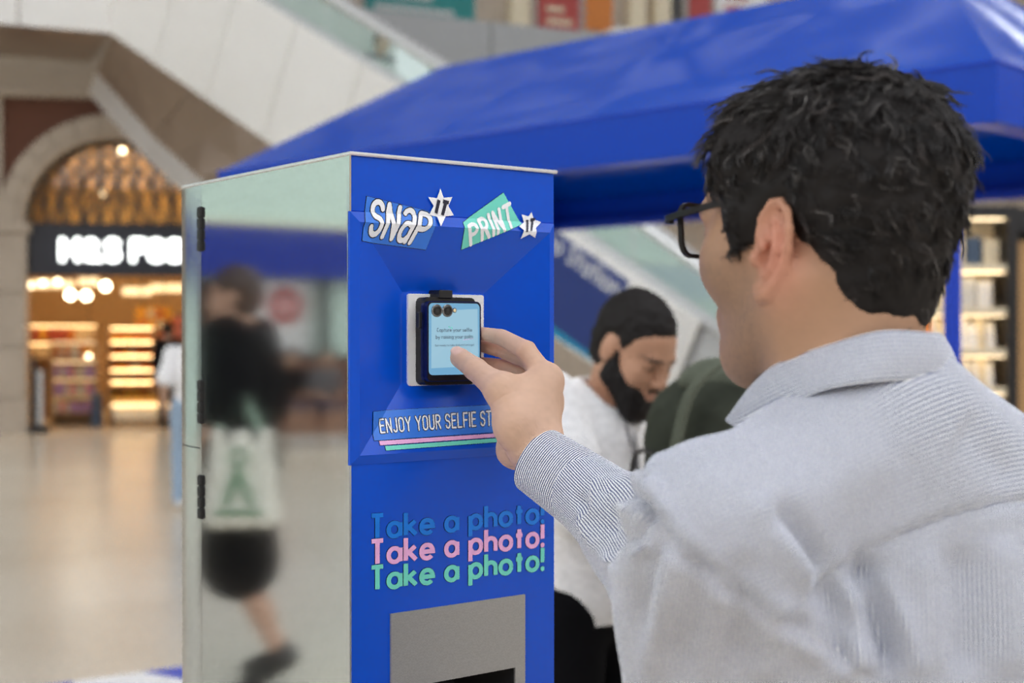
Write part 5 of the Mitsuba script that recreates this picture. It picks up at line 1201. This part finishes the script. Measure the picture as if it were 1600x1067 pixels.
# thumb nail: a flat plate on the near, upper side of the thumb's end
tdir = unit(J['tt'] - J['ti']); view = unit(EYE - J['tt']); nn = unit(view - tdir * (view @ tdir)); nn = unit(nn + .45 * np.cross(tdir, nn) * (1 if np.cross(tdir, nn)[2] > 0 else -1)); nw_ = np.cross(tdir, nn)
NC = J['tt'] + tdir * .003 + nn * .0092
NR = np.stack([tdir, nw_, nn], 1)
S.ell(NC + nn * .003, np.array([.009, .0075, .0028]), NR, .0015, True)
S.ell(NC, np.array([.0082, .0068, .0018]), NR, .0008)
handm = S.mesh()
n = vnorm(handm); v = np.asarray(handm.vertices)
crease = lambda c, d, w, a: 1.6 * a * np.exp(-((v - c) @ unit(d) / w) ** 2) * np.exp(-(np.linalg.norm(v - c, axis=1) / .018) ** 4)
dsp = -crease((J['tm'] + J['cmc']) / 2 + (J['tm'] - J['cmc']) * .22, J['tm'] - J['cmc'], .0012, .0007) - crease(J['tm'] + (J['cmc'] - J['tm']) * .42, J['tm'] - J['cmc'], .001, .0005)
for k_ in ('ip', 'idp', 'mp', 'md', 'rp', 'rd'): dsp -= crease(J[k_], J[k_] - J[{'ip': 'it', 'idp': 'it', 'mp': 'mt', 'md': 'mt', 'rp': 'rt', 'rd': 'rt'}[k_]], .0011, .0005)
for t in np.linspace(-.006, .006, 4): dsp -= crease(J['ti'] + tdir * t, tdir, .0006, .00022)
for t in (-.008, .0, .009): dsp -= crease(J['cmc'] * .5 + J['w'] * .5 + unit(J['w'] - J['cmc']) * t + [-.018, 0, 0], J['w'] - J['cmc'], .0012, .0004)
dsp += (meshkit.fbm(v * 130, 3, 2) - .5) * .0005
handm = TM(v + n * dsp[:, None], handm.faces)
# --- the rest of the body, coarse under the clothes
PEL = np.array([CT[0] + .01, CT[1] + .02, .95]); hipL, hipR = PEL + tl_ * .09, PEL - tl_ * .09
S = SDF(*bounds([SL, SR, EL, fore, PEL, NB + [0, 0, .04], PEL - [0, 0, .95]], .17), .010)
S.ell(CT, np.array([.17, .10, .17]), TR, .04); S.ell(PEL + [0, 0, .14], np.array([.155, .10, .2]), TR, .05); S.ell(PEL, np.array([.16, .11, .13]), TR, .05)
S.cone(BB, SL, .034, .036, .02); S.cone(BB, SR, .044, .042, .04); S.cone(NB + [0, 0, .035], BB + [0, .03, -.04], .052, .034, .03)
S.cone(SL, EL, .040, .032, .02); S.cone(EL, fore, .032, .024, .012)
ERr = SR + [.03, .02, -.29]; WRr = ERr + tf_ * .14 + [0, 0, -.20]
S.cone(SR, ERr, .047, .038, .02); S.cone(ERr, WRr, .038, .027, .012); add_hand(S, WRr, WRr - ERr, tl_, tf_, 1.0)
feet = []
for q, hp_ in ((1, hipL), (-1, hipR)):
    kn, an = hp_ + [0, 0, -.44] + tf_ * .02, hp_ + [0, 0, -.86] + tl_ * .01 * q; an[2] = .085; feet.append((kn, an))
    S.cone(hp_, kn, .085, .055, .02); S.cone(kn, an, .056, .036, .012); S.cone(an, an + tf_ * .15 - [0, 0, .055], .034, .028, .01)
bodym = S.mesh()
try:
    import manifold3d as m3
    def MF(m):
        o = m3.Manifold(m3.Mesh(np.asarray(m.vertices, np.float32), np.asarray(m.faces, np.uint32)))
        if o.status() != m3.Error.NoError: raise ValueError(str(o.status()))
        return o
    u = MF(bodym) + MF(headm) + MF(handm); um = u.to_mesh(); whole = TM(um.vert_properties[:, :3], um.tri_verts)
    print('body united')
except Exception as ex:
    print('body joined', ex); whole = cat([bodym, headm, handm])
v = np.asarray(whole.vertices); hl = MH.loc(v); near_h = np.linalg.norm(v - MH.o, axis=1) < .2
shaded_face = np.array([.43, .245, .148]); col = np.tile(np.array([.62, .40, .285]), (len(v), 1))
col[near_h] = shaded_face  # head skin darker than the hand: shade on the face painted into the colour
def tint(mask, c):
    global col; m_ = np.clip(mask, 0, 1)[:, None]; col = col * (1 - m_) + m_ * np.array(c)
g3 = lambda p, c, s_: np.exp(-(((p - np.array(c)) / np.array(s_)) ** 2).sum(1))
ec = MH.loc(earq(.018, .0))
tint(.75 * g3(hl, ec + [0, .006, 0], (.026, .022, .04)) * near_h, (.62, .24, .17))
stub = near_h * np.clip((-.028 - hl[:, 2] + .35 * np.clip(hl[:, 0], -.05, .1)) / .03, 0, 1) * np.clip((hl[:, 0] + .0) / .03, 0, 1) * np.clip((hl[:, 2] + .15) / .03, 0, 1)
tint(stub * .42 * (.7 + .6 * meshkit.noise(v * 900, 3)), (.10, .075, .065))
tint(near_h * .35 * np.clip(-(hl[:, 0] + .02) / .03, 0, 1) * np.clip((hl[:, 2] + .10) / .02, 0, 1), (.42, .24, .15))
tint(near_h * g3(hl, (.098, 0, -.071), (.012, .022, .010)) * .6, (.42, .16, .13))
tint(near_h * (g3(np.c_[hl[:, 0], np.abs(hl[:, 1]), hl[:, 2]], (.095, .033, -.003), (.02, .014, .004)) > .5) * .9, (.05, .04, .04))
tint(near_h * g3(np.c_[hl[:, 0], np.abs(hl[:, 1]), hl[:, 2]], (.092, .036, .019), (.02, .02, .0045)) * 1.4, (.03, .022, .02))
hd = np.linalg.norm(v - (J['tm'] + J['wu']) / 2, axis=1) < .16
for k_ in ('it', 'mt', 'rt', 'tt', 'pt', 'rd', 'md', 'pd'): tint(hd * .35 * g3(v, J[k_], (.014,) * 3), (.66, .30, .23))
for k_ in ('im', 'ip'): tint(hd * .2 * g3(v, J[k_], (.012,) * 3), (.62, .32, .25))
nl = (v - NC) @ NR
tint(hd * np.clip(1.6 - ((nl[:, 0] / .0086) ** 2 + (nl[:, 1] / .0072) ** 2) * 1.3, 0, 1) * (nl[:, 2] > -.003), (.70, .45, .38))
col *= (.94 + .12 * meshkit.fbm(v * 160, 3, 5))[:, None]
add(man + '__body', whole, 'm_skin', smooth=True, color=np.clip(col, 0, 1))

# --- the striped shirt
def stripe(p, n, uv):
    a = uv.x * 370.0                                            # one stripe every 2.7 mm
    w = dr.abs(a - dr.floor(a) - 0.5)
    return mikit.mix(mi.Color3f(.095, .115, .215), mi.Color3f(.79, .80, .81), sst(.17, .30, w)) * (.96 + .08 * nz(p.x * 400, p.y * 400, p.z * 400))
def stripe_pale(p, n, uv):
    a = uv.x * 310.0
    w = dr.abs(a - dr.floor(a) - 0.5)
    return mikit.mix(mi.Color3f(.14, .165, .275), mi.Color3f(.74, .76, .785), sst(.14, .34, w)) * (.96 + .08 * nz(p.x * 400, p.y * 400, p.z * 400))
mat('m_stripe', mikit.proc(stripe), 0.8, spec=0.2); mat('m_stripepale', mikit.proc(stripe_pale), 0.8, spec=0.2)
G_ = .0042
F1, F2_ = P(1000, 836, 1.33), P(922, 774, 1.398)
S = SDF(*bounds([SL, SR, EL, F2_, NB, PEL - [0, 0, .12], P(1080, 1120, 1.10)], .13), G_)
S.cone(BB, SL, .055, .050, .05); S.cone(BB, P(1212, 728, 1.075), .05, .030, .03); S.cone(BB, SR, .055, .056, .05)
S.ell(CT, np.array([.195, .118, .19]), TR, .06); S.ell(PEL + [0, 0, .10], np.array([.185, .135, .30]), TR, .08)
S.cone(SL, P(1100, 905, 1.10), .053, .062, .04); S.cone(P(1100, 905, 1.10), EL, .064, .060, .03); S.cone(SL + [0, 0, -.02], P(1078, 1125, 1.10), .058, .054, .05)
S.cone(EL, F1, .060, .051, .03); S.cone(F1, F2_, .051, .041, .02)
S.cone(SR, ERr, .062, .054, .04); S.cone(ERr, WRr - (WRr - ERr) * .12, .054, .042, .02)
S.cone(F2_, F2_ + (F2_ - F1) * .5, .028, .028, .008, True)
shirt = S.mesh()
shirt = shirt.slice_plane([0, 0, .86], [0, 0, 1]); shirt = TM(shirt.vertices, shirt.faces)
# folds: ridges (+) and valleys (-) along lines picked on the cloth
rt = trimesh.ray.ray_pyembree.RayMeshIntersector(shirt) if hasattr(trimesh.ray, 'ray_pyembree') and trimesh.ray.has_embree else shirt.ray
def on(px, py):
    r = unit(ray(px, py)); loc, _, _ = rt.intersects_location([EYE], [r], multiple_hits=False)
    return loc[0] if len(loc) else None
def disp_lines(m, lines):
    v = np.asarray(m.vertices); n = vnorm(m); d = np.zeros(len(v))
    for pts, w, a in lines:
        q = [on(*p) for p in pts]; q = [x for x in q if x is not None]
        if len(q) < 2: continue
        q = spline(q, 6); best = np.full(len(v), 9.0); tpar = np.zeros(len(v))
        for i in range(len(q) - 1):
            ab = q[i + 1] - q[i]; t = np.clip(((v - q[i]) @ ab) / (ab @ ab + 1e-12), 0, 1); dd = np.linalg.norm(v - q[i] - t[:, None] * ab, axis=1)
            up = dd < best; best = np.where(up, dd, best); tpar = np.where(up, (i + t) / (len(q) - 1), tpar)
        env = np.clip(np.minimum(tpar, 1 - tpar) * 5 + .15, 0, 1)
        d += 1.9 * a * env * np.exp(-(best / w) ** 2)
    return TM(v + n * d[:, None], m.faces)
L_ = [(((1347, 868), (1372, 950), (1400, 1066)), .012, -.012), (((1362, 880), (1400, 970), (1430, 1066)), .010, .007), (((1330, 900), (1335, 1000), (1340, 1066)), .016, .006),
      (((1195, 790), (1250, 840), (1292, 900)), .010, -.007), (((1170, 770), (1230, 850), (1270, 905)), .012, .005), (((1290, 905), (1310, 980), (1300, 1066)), .012, -.007), (((1240, 985), (1290, 1020), (1320, 1066)), .014, .006),
      (((1150, 860), (1165, 950), (1150, 1066)), .014, -.006), (((1100, 850), (1080, 950), (1050, 1066)), .014, -.005), (((1060, 850), (1040, 950), (1010, 1066)), .012, .005), (((1200, 930), (1205, 1000), (1190, 1066)), .014, .005), (((1040, 830), (1015, 900), (1000, 990)), .010, -.004),
      (((960, 735), (985, 770), (1010, 800), (1000, 850)), .007, -.006), (((985, 738), (1015, 770), (1025, 800)), .008, .007), (((925, 790), (950, 820), (985, 850), (1000, 880)), .007, -.006), (((905, 800), (925, 835), (960, 880), (975, 900)), .007, .006),
      (((950, 760), (955, 800), (975, 840)), .006, -.005), (((935, 745), (932, 790), (920, 820)), .007, .005), (((1015, 745), (1000, 780), (985, 815)), .007, -.006), (((975, 850), (1000, 860), (1020, 850)), .006, .005), (((900, 770), (915, 800), (910, 812)), .006, -.004), (((960, 790), (990, 800), (1015, 830)), .006, .006),
      (((1500, 850), (1505, 950), (1500, 1066)), .02, -.005), (((1560, 830), (1570, 950), (1575, 1066)), .02, .005), (((1450, 850), (1455, 960), (1470, 1066)), .016, .004), (((1400, 700), (1300, 760), (1200, 780)), .02, .003), (((1500, 660), (1540, 700), (1600, 760)), .02, -.003)]
shirt = disp_lines(shirt, L_); shirt = rough_up(shirt, .0022, 18, 7)
def clip_field(m, s, keep=1):
    """The part of the mesh where the vertex field s is positive (keep = 1) or negative, cut exactly along s = 0."""
    v, f = np.asarray(m.vertices), np.asarray(m.faces); s = s * keep; s = np.where(np.abs(s) < 1e-7, 1e-7, s); ins = s > 0; c = ins[f].sum(1)
    out = [f[c == 3]]; V = [v]; off = len(v)
    for cnt in (1, 2):
        g = f[c == cnt]
        if not len(g): continue
        lone = ins[g] if cnt == 1 else ~ins[g]; k = lone.argmax(1); r = np.arange(len(g)); a, b, d = g[r, k], g[r, (k + 1) % 3], g[r, (k + 2) % 3]
        cut = lambda i, j: v[i] + (v[j] - v[i]) * (s[i] / (s[i] - s[j]))[:, None]
        V += [cut(a, b), cut(a, d)]; p, q = off + r, off + len(g) + r; off += 2 * len(g)
        out += [np.stack([a, p, q], 1)] if cnt == 1 else [np.stack([p, b, d], 1), np.stack([p, d, q], 1)]
    m2 = TM(np.vstack(V), np.vstack(out)); m2.merge_vertices(digits_vertex=7); m2.remove_unreferenced_vertices()
    return TM(m2.vertices, m2.faces)
def plane_field(v, a, b, w):
    n = unit(np.cross(b - a, w)); return (v - a) @ n
A1, A2 = on(1036, 826), on(1226, 966)
nrm = unit(np.cross(A2 - A1, (.10, 1, .35))); nrm = nrm if (P(1080, 1000, 1.0) - A1) @ nrm > 0 else -nrm
Y1, Y2, Y3 = on(1228, 963), on(1346, 868), on(1590, 784)
def f_arm(v):
    # left sleeve: below the armhole line, or anything of the forearm that reaches past the chest
    s = (v - A1) @ nrm
    fa_ = (v @ unit((-.5, .87, 0))) - (EYE @ unit((-.5, .87, 0))) - .985
    lat = (v - CT) @ tl_
    return np.maximum(np.where(lat > .03, s, -1), np.where(lat > .0, fa_, -1))
xl = lambda p: (p - CT) @ tl_
yp = np.polyfit([xl(Y1), xl(Y2), xl(Y3)], [Y1[2], Y2[2], Y3[2]], 2)
def f_yoke(v):
    x = np.clip((v - CT) @ tl_, -.25, .22); return v[:, 2] - np.polyval(yp, x)
seam = lambda d, w=.0035: np.exp(-(d / w) ** 2)
v = np.asarray(shirt.vertices); n = vnorm(shirt); sa, sy = f_arm(v), f_yoke(v)
shirt = TM(v + n * (-.0035 * seam(sa, .005) + .0022 * seam(np.abs(sa) - .011, .006) - .0028 * seam(sy, .0045) * (sa < 0) + .0016 * np.clip(sy / .004, 0, 1) * (sa < 0))[:, None], shirt.faces)
v = np.asarray(shirt.vertices)
sleeve = clip_field(shirt, f_arm(v), 1); rest = clip_field(shirt, f_arm(v), -1)
yoke = clip_field(rest, f_yoke(np.asarray(rest.vertices)), 1); back = clip_field(rest, f_yoke(np.asarray(rest.vertices)), -1)
uv_of = lambda c: np.c_[c, c * 0]
import scipy.sparse as sp, scipy.sparse.linalg as spl
def stripes_along(m, L, view_dir=None, off=0.0):
    """A length coordinate on the cloth whose level lines run along the direction L (stripes evenly spaced over folds)."""
    v, f = np.asarray(m.vertices), np.asarray(m.faces); a, b, c = v[f[:, 0]], v[f[:, 1]], v[f[:, 2]]
    nf = np.cross(b - a, c - a); A2_ = np.linalg.norm(nf, axis=1) + 1e-12; nf = nf / A2_[:, None]
    L = np.broadcast_to(L, nf.shape); g = np.cross(nf, L - nf * (nf * L).sum(1, keepdims=True)); gl_ = np.linalg.norm(g, axis=1, keepdims=True); g = g / np.maximum(gl_, .05)
    w = A2_ * .5 * np.clip(gl_[:, 0], .05, 1)
    if view_dir is not None: w = w * np.where(nf @ view_dir > -.25, 1.0, 1e-3)
    G3 = [np.cross(nf, e) / A2_[:, None] for e in (c - b, a - c, b - a)]            # gradients of the hat functions
    rows = np.concatenate([np.arange(len(f)) * 3 + k for k in range(3) for _ in range(3)]); cols = np.concatenate([f[:, j] for k in range(3) for j in range(3)]); vals = np.concatenate([G3[j][:, k] for k in range(3) for j in range(3)])
    D = sp.csr_matrix((vals, (rows, cols)), shape=(3 * len(f), len(v))); W = sp.diags(np.repeat(w, 3))
    K = (D.T @ W @ D + sp.identity(len(v)) * 1e-9 * w.mean()).tocsc()
    return spl.spsolve(K, D.T @ (W @ g.ravel())) + off
v = np.asarray(yoke.vertices); add(man + '__shirt__yoke', yoke, 'm_stripepale', smooth=True, uv=uv_of(stripes_along(yoke, unit(Y3 - Y1), -tf_)))
v = np.asarray(back.vertices); add(man + '__shirt__back_panel', back, 'm_stripepale', smooth=True, uv=uv_of(stripes_along(back, np.array([.03, .03, 1.0]), -tf_)))
# sleeve stripes run along the arm
v = np.asarray(sleeve.vertices); ax_f = unit(F2_ - EL); wv = unit(np.array([0, .15, 1.0]) - ax_f * (np.array([0, .15, 1.0]) @ ax_f)); ax_u = unit(EL - SL)
near = np.clip(((v @ unit((-.5, .87, 0))) - (EYE @ unit((-.5, .87, 0))) - .93) / .05, 0, 1)
cu_ = (v - EL) @ unit(np.array([1.0, .25, .18])); cf_ = (v - EL) @ wv + .10 * np.sin(((v - EL) @ ax_f) * 38) * .06
sel = near > .5
fore_m = clip_field(sleeve, near - .5, 1); up_m = clip_field(sleeve, near - .5, -1)
ax2 = unit(P(1078, 1110, 1.10) - SL); vf2 = unit(EYE - SL); e_a2 = unit(vf2 - ax2 * (vf2 @ ax2)); e_b2 = np.cross(ax2, e_a2)
v = np.asarray(up_m.vertices); add(man + '__shirt__sleeve', up_m, 'm_stripe', smooth=True, uv=uv_of(stripes_along(up_m, ax2, unit(EYE - SL))))
v = np.asarray(fore_m.vertices); axp = np.array([EL, F1, F2_]); tt_ = np.clip(((v - EL) @ ax_f) / ((F2_ - EL) @ ax_f), 0, 1)[:, None]
tm_ = float(((F1 - EL) @ ax_f) / ((F2_ - EL) @ ax_f)); cen = np.where(tt_ < tm_, EL + (F1 - EL) * tt_ / tm_, F1 + (F2_ - F1) * (tt_ - tm_) / (1 - tm_))
vf = unit(EYE - F1); e_a = unit(vf - ax_f * (vf @ ax_f)); e_b = np.cross(ax_f, e_a); dq = v - cen
th_a = np.arctan2(dq @ e_b, dq @ e_a)
add(man + '__shirt__sleeve', fore_m, 'm_stripe', smooth=True, uv=uv_of(stripes_along(fore_m, ax_f, unit(EYE - F1))))
# cuff
c0, c1 = P(925, 776, 1.397), P(841, 719, 1.447); ad = unit(c1 - c0); n_ = 44; W_a = unit(np.cross(ad, view)); W_b = np.cross(ad, W_a)
rings, cc = [], []
Lc = np.linalg.norm(c1 - c0)
prof = [(-.002, .0385)] + [(t, .0392 - .004 * t / Lc) for t in np.linspace(.001, Lc, 14)] + [(Lc + .0006, .0345), (Lc, .0335), (Lc - .02, .0335)]
ang = np.arange(n_) * 2 * np.pi / n_
V, C = [], []
for t, r in prof:
    V.append(c0 + ad * t + r * (np.cos(ang)[:, None] * W_a * 1.04 + np.sin(ang)[:, None] * W_b * .90)); C.append(np.full(n_, t) + .0006 * np.sin(3 * ang))
i, j = np.meshgrid(np.arange(len(prof) - 1), np.arange(n_), indexing='ij'); q = np.stack([i * n_ + j, i * n_ + (j + 1) % n_, (i + 1) * n_ + (j + 1) % n_, (i + 1) * n_ + j], -1).reshape(-1, 4)
add(man + '__shirt__cuff', TM(np.vstack(V), np.vstack([q[:, [0, 1, 2]], q[:, [0, 2, 3]]])), 'm_stripe', smooth=True, uv=uv_of(np.concatenate(C)), label='striped cuff with the stripes running round the wrist')
bp = hit(853, 786, c1, unit(EYE - c1)); bd = unit(bp - (c0 + ad * ((bp - c0) @ ad))); bp = c0 + ad * ((bp - c0) @ ad) + bd * .0355
add(man + '__shirt__button', lathe([(0, -.001), (.0052, -.001), (.0055, .0005), (.004, .0012), (.0035, .0006), (0, .0006)], bp, bd, 20), 'm_cream', smooth=40)
# collar
tp = [(1450, 519, 1.035), (1376, 517, 1.03), (1286, 541, 1.052), (1216, 567, 1.088), (1174, 599, 1.118), (1140, 648, 1.145)]
bt_ = [(1466, 594, 1.028), (1365, 598, 1.012), (1286, 611, 1.026), (1222, 640, 1.062), (1160, 670, 1.115), (1142, 664, 1.14)]
tp = [(1462, 560, 1.20), (1478, 540, 1.15), (1474, 523, 1.085)] + tp; bt_ = [(1498, 640, 1.20), (1506, 612, 1.15), (1490, 598, 1.08)] + bt_
tp_, bt2 = spline([P(*q) for q in tp], 8), spline([P(*q) for q in bt_], 8)
nr = 9; tt = np.linspace(0, 1, nr)[None, :, None]; mid = np.array([NB[0] + .01, NB[1] + .01, 0]); bul = (np.sin(np.pi * tt) * .004)
G0 = tp_[:, None] * (1 - tt) + bt2[:, None] * tt; outw = G0 - mid; outw[..., 2] = 0; outw /= np.linalg.norm(outw, axis=-1, keepdims=True) + 1e-9
Gp = G0 + outw * bul; inner_ = Gp - outw * .003; inner_[:, 0] -= outw[:, 0] * .003
nn_ = len(tp_); rows = np.concatenate([Gp[:, ::-1], inner_], 1); cc = np.concatenate([np.broadcast_to(tt[..., 0], (nn_, nr))[:, ::-1], np.broadcast_to(tt[..., 0], (nn_, nr))], 1) * .037
kk = 2 * nr; i, j = np.meshgrid(np.arange(nn_ - 1), np.arange(kk), indexing='ij'); q = np.stack([i * kk + j, (i + 1) * kk + j, (i + 1) * kk + (j + 1) % kk, i * kk + (j + 1) % kk], -1).reshape(-1, 4)
add(man + '__shirt__collar', TM(rows.reshape(-1, 3), np.vstack([q[:, [0, 1, 2]], q[:, [0, 2, 3]]])), 'm_stripepale', smooth=50, ) if 0 else add(man + '__shirt__collar', TM(rows.reshape(-1, 3), np.vstack([q[:, [0, 1, 2]], q[:, [0, 2, 3]]])), 'm_stripepale', smooth=True, uv=uv_of(cc.ravel()))
# --- trousers and shoes
S = SDF(*bounds([hipL, hipR, feet[0][1], feet[1][1], PEL + [0, 0, .05]], .16), .010)
S.ell(PEL, np.array([.17, .12, .13]), TR, .04)
for (kn, an), hp_ in zip(feet, (hipL, hipR)): S.cone(hp_, kn, .098, .075, .03); S.cone(kn, an, .075, .062, .02)
add(man + '__trousers', rough_up(S.mesh(), .006, 11, 5), 'm_trouser', smooth=True)
for kn, an in feet:
    S = SDF(*bounds([an, an + tf_ * .2], .1), .007); S.cone(an - tf_ * .03 - [0, 0, .03], an + tf_ * .16 - [0, 0, .045], .048, .04, .02); S.cone(an, an - [0, 0, .03], .045, .048, .02)
    m = S.mesh(); vv = np.asarray(m.vertices).copy(); vv[:, 2] = np.maximum(vv[:, 2], 0.0); add(name(man + '__shoe'), TM(vv, m.faces), 'm_shoeblack', smooth=True)

# --- hair: a cap of volume and some thousand wavy strands
S = SDF(MH.o - .17, MH.o + .18, .0035)
e = lambda c, r, k=.015, sub=False: S.ell(MH.w(c), np.array(r) * MH.s, MH.R, k, sub)
e((-.016, 0, .038), (.100, .079, .080)); e((-.040, 0, .01), (.070, .073, .078), .02); e((-.042, 0, -.048), (.046, .057, .062), .02); e((.030, 0, .080), (.042, .052, .030), .02)
e((.100, 0, -.02), (.062, .13, .082), .01, True)
e((.055, .09, -.05), (.05, .045, .062), .012, True); e((.055, -.09, -.05), (.05, .045, .062), .012, True)
e((.046, 0, -.152), (.112, .12, .070), .012, True)
for s_ in (1, -1):
    e((-.008, s_ * .092, -.024), (.032, .026, .042), .006, True)
    e((.030, s_ * .058, .042), (.030, .026, .040), .012); e((.020, s_ * .066, .010), (.026, .014, .030), .010)
    S.cone(MH.w((.030, s_ * .070, .01)), MH.w((.034, s_ * .068, -.020)), .010, .004, .008)
cap_ = S.mesh(); cap_ = rough_up(cap_, .004, 55, 3)
rh = np.random.default_rng(21)
sc_v = np.asarray(cap_.vertices)
add(man + '__hair__volume', cap_, 'm_hairplain', smooth=True)
fr = np.asarray(cap_.faces); tri = sc_v[fr]; area = np.linalg.norm(np.cross(tri[:, 1] - tri[:, 0], tri[:, 2] - tri[:, 0]), axis=1)
lc = MH.loc(tri.mean(1)); fnorm = np.asarray(TM(sc_v, fr).face_normals)
outer_ok = ((fnorm * (tri.mean(1) - MH.w((-.015, 0, .02)))).sum(1) > 0)
w_ = area * outer_ok; NCL = 3300
pick = rh.choice(len(fr), NCL, p=w_ / w_.sum()); b = rh.dirichlet((1, 1, 1), NCL)
root = (tri[pick] * b[..., None]).sum(1); nor = fnorm[pick]; rl = MH.loc(root)
topness = np.clip((rl[:, 2] - .03) / .06, 0, 1); front = np.clip((rl[:, 0] - .0) / .06, 0, 1); side = np.sign(rl[:, 1])
flow = np.stack([.9 * topness * (rl[:, 0] > -.03) - .5 * (1 - topness) * (rl[:, 0] < .03), .5 * topness * side, -1.0 * (1 - topness) - .15], 1) + rh.normal(0, .27, (NCL, 3))
flow = flow @ MH.R.T; flow -= nor * (flow * nor).sum(1, keepdims=True); flow /= np.linalg.norm(flow, axis=1, keepdims=True); bit = np.cross(nor, flow)
nape = np.clip((-rl[:, 2] - .02) / .05, 0, 1); Ln = (.027 + .012 * topness) * (1 - .45 * nape) * rh.uniform(.75, 1.25, NCL)
sb = (rl[:, 0] > .005) & (rl[:, 2] < .035); Ln = np.where(sb, Ln * .45, Ln)
lift = (.05 + .05 * topness) * (1 - .6 * nape) * rh.uniform(.5, 1.5, NCL)
ns, seg = 7, 7; t = np.linspace(0, 1, seg)
curl = rh.uniform(.004, .0085, NCL) * (1 - .6 * nape); ph_ = rh.uniform(0, 6.28, NCL); wl_ = rh.uniform(.9, 1.5, NCL); sgn_ = rh.choice([-1, 1], NCL)
V, F, C = [], [], []
side3 = np.arange(3) * 2 * np.pi / 3
jit = rh.normal(0, .0030, (NCL, ns, 2)); tipj = rh.normal(0, .0009, (NCL, ns, 2)); bend = rh.normal(0, .12, (NCL, ns))
T_ = t[None, None, :, None]
base = root[:, None, None] + (flow[:, None, None] * jit[:, :, None, :1] + bit[:, None, None] * jit[:, :, None, 1:]) * (1 - .55 * T_) + (flow[:, None, None] * tipj[:, :, None, :1] + bit[:, None, None] * tipj[:, :, None, 1:]) * T_
ang_ = ph_[:, None, None, None] + wl_[:, None, None, None] * 5.0 * T_ + bend[:, :, None, None]
pts = base - nor[:, None, None] * .003 + flow[:, None, None] * (Ln[:, None, None, None] * T_ * (1 - .12 * T_)) + nor[:, None, None] * (lift * Ln)[:, None, None, None] * (T_ * 2.2 - T_ ** 2 * 2.0) \
    + curl[:, None, None, None] * T_ * (bit[:, None, None] * (np.sin(ang_) - np.sin(ph_[:, None, None, None])) + nor[:, None, None] * .38 * (np.cos(ang_) - np.cos(ph_[:, None, None, None])))
pts = pts.reshape(-1, seg, 3)
# keep the ear free
hlp = MH.loc(pts.reshape(-1, 3)).reshape(-1, seg, 3); bad = ((((hlp - np.array([-.006, .086, -.024])) / np.array([.030, .030, .040])) ** 2).sum(-1) < 1).any(1) | ((hlp[..., 0] > .078) & (hlp[..., 2] < .055)).any(1)
keep = ~bad; pts = pts[keep]; N_ = len(pts)
tg = np.gradient(pts, axis=1); tg /= np.linalg.norm(tg, axis=-1, keepdims=True) + 1e-12
a_ = np.cross(tg, np.array([.3, .5, .8])); a_ /= np.linalg.norm(a_, axis=-1, keepdims=True) + 1e-12; b_ = np.cross(tg, a_)
rad = (np.array([.00046, .00048, .00046, .0004, .00033, .00024, .0001]))[None, :, None, None]
vv = pts[:, :, None] + rad * (np.cos(side3)[None, None, :, None] * a_[:, :, None] + np.sin(side3)[None, None, :, None] * b_[:, :, None])
i, s0, j = np.meshgrid(np.arange(N_), np.arange(seg - 1), np.arange(3), indexing='ij'); kf_ = lambda s_, j_: (i * seg + s_) * 3 + j_
q = np.stack([kf_(s0, j), kf_(s0, (j + 1) % 3), kf_(s0 + 1, (j + 1) % 3), kf_(s0 + 1, j)], -1).reshape(-1, 4)
clump_c = np.repeat(np.where(rh.uniform(0, 1, NCL) < .12, 4.0, rh.uniform(.3, 2.0, NCL)), ns)[keep]; grey = rh.uniform(0, 1, N_) < .05
hc = np.where(grey[:, None], np.array([.17, .16, .155]), np.array([.009, .0072, .0066]) * clump_c[:, None] * rh.uniform(.7, 1.4, N_)[:, None])
hcol = np.repeat(hc, seg * 3, 0)
add(man + '__hair__strands', TM(vv.reshape(-1, 3), np.vstack([q[:, [0, 1, 2]], q[:, [0, 2, 3]]])), 'm_hair', smooth=True, color=hcol, kind='stuff')
print('strands', N_)

# --- glasses
mat('m_frame', (0.004, 0.004, 0.005), 0.3, spec=0.35)
labels[man + '__glasses'] = {'label': 'black framed glasses'}
def lens_out(s_, grow=0.0):
    g = sbox(-.025, -.021, .025, .019).buffer(-.010).buffer(.010 + grow, 10)
    return g
gp = np.array([.106, 0, .004])
for s_ in (1, -1):
    fwd_ = unit(np.array([1, -s_ * -.10, 0])); lat_ = unit(np.cross([0, 0, 1.0], fwd_))
    o_ = gp + np.array([-.004, s_ * .0335, 0]); M = np.eye(4); M[:3, :3] = MH.R @ np.stack([lat_, [0, 0, 1.0], fwd_], 1); M[:3, 3] = MH.w(o_)
    Sc = np.diag([MH.s, MH.s, MH.s, 1]); sh = lens_out(s_)
    add(name(man + '__glasses__rim'), mv(extr(sh.buffer(.0028).difference(sh.buffer(-.0004)), .0042), M @ Sc @ frame((0, 0, -.002), (1, 0, 0), (0, 1, 0))), 'm_frame', smooth=30)
    add(name(man + '__glasses__lens'), mv(extr(sh, .0014), M @ Sc @ frame((0, 0, -.0005), (1, 0, 0), (0, 1, 0))), 'm_glass')
    tpts = [MH.w(p) for p in ((.108, s_ * .060, .011), (.104, s_ * .070, .012), (.07, s_ * .0745, .014), (.05, s_ * .071, .016), (.035, s_ * .068, .016))]
    add(name(man + '__glasses__temple'), ribbon(tpts, MH.u, .0052, .0032), 'm_frame', smooth=40)
add(man + '__glasses__bridge', tube(spline([MH.w(p) for p in ((.109, .0085, .004), (.113, 0, .008), (.109, -.0085, .004))], 6), .0018, 8), 'm_frame', smooth=True)
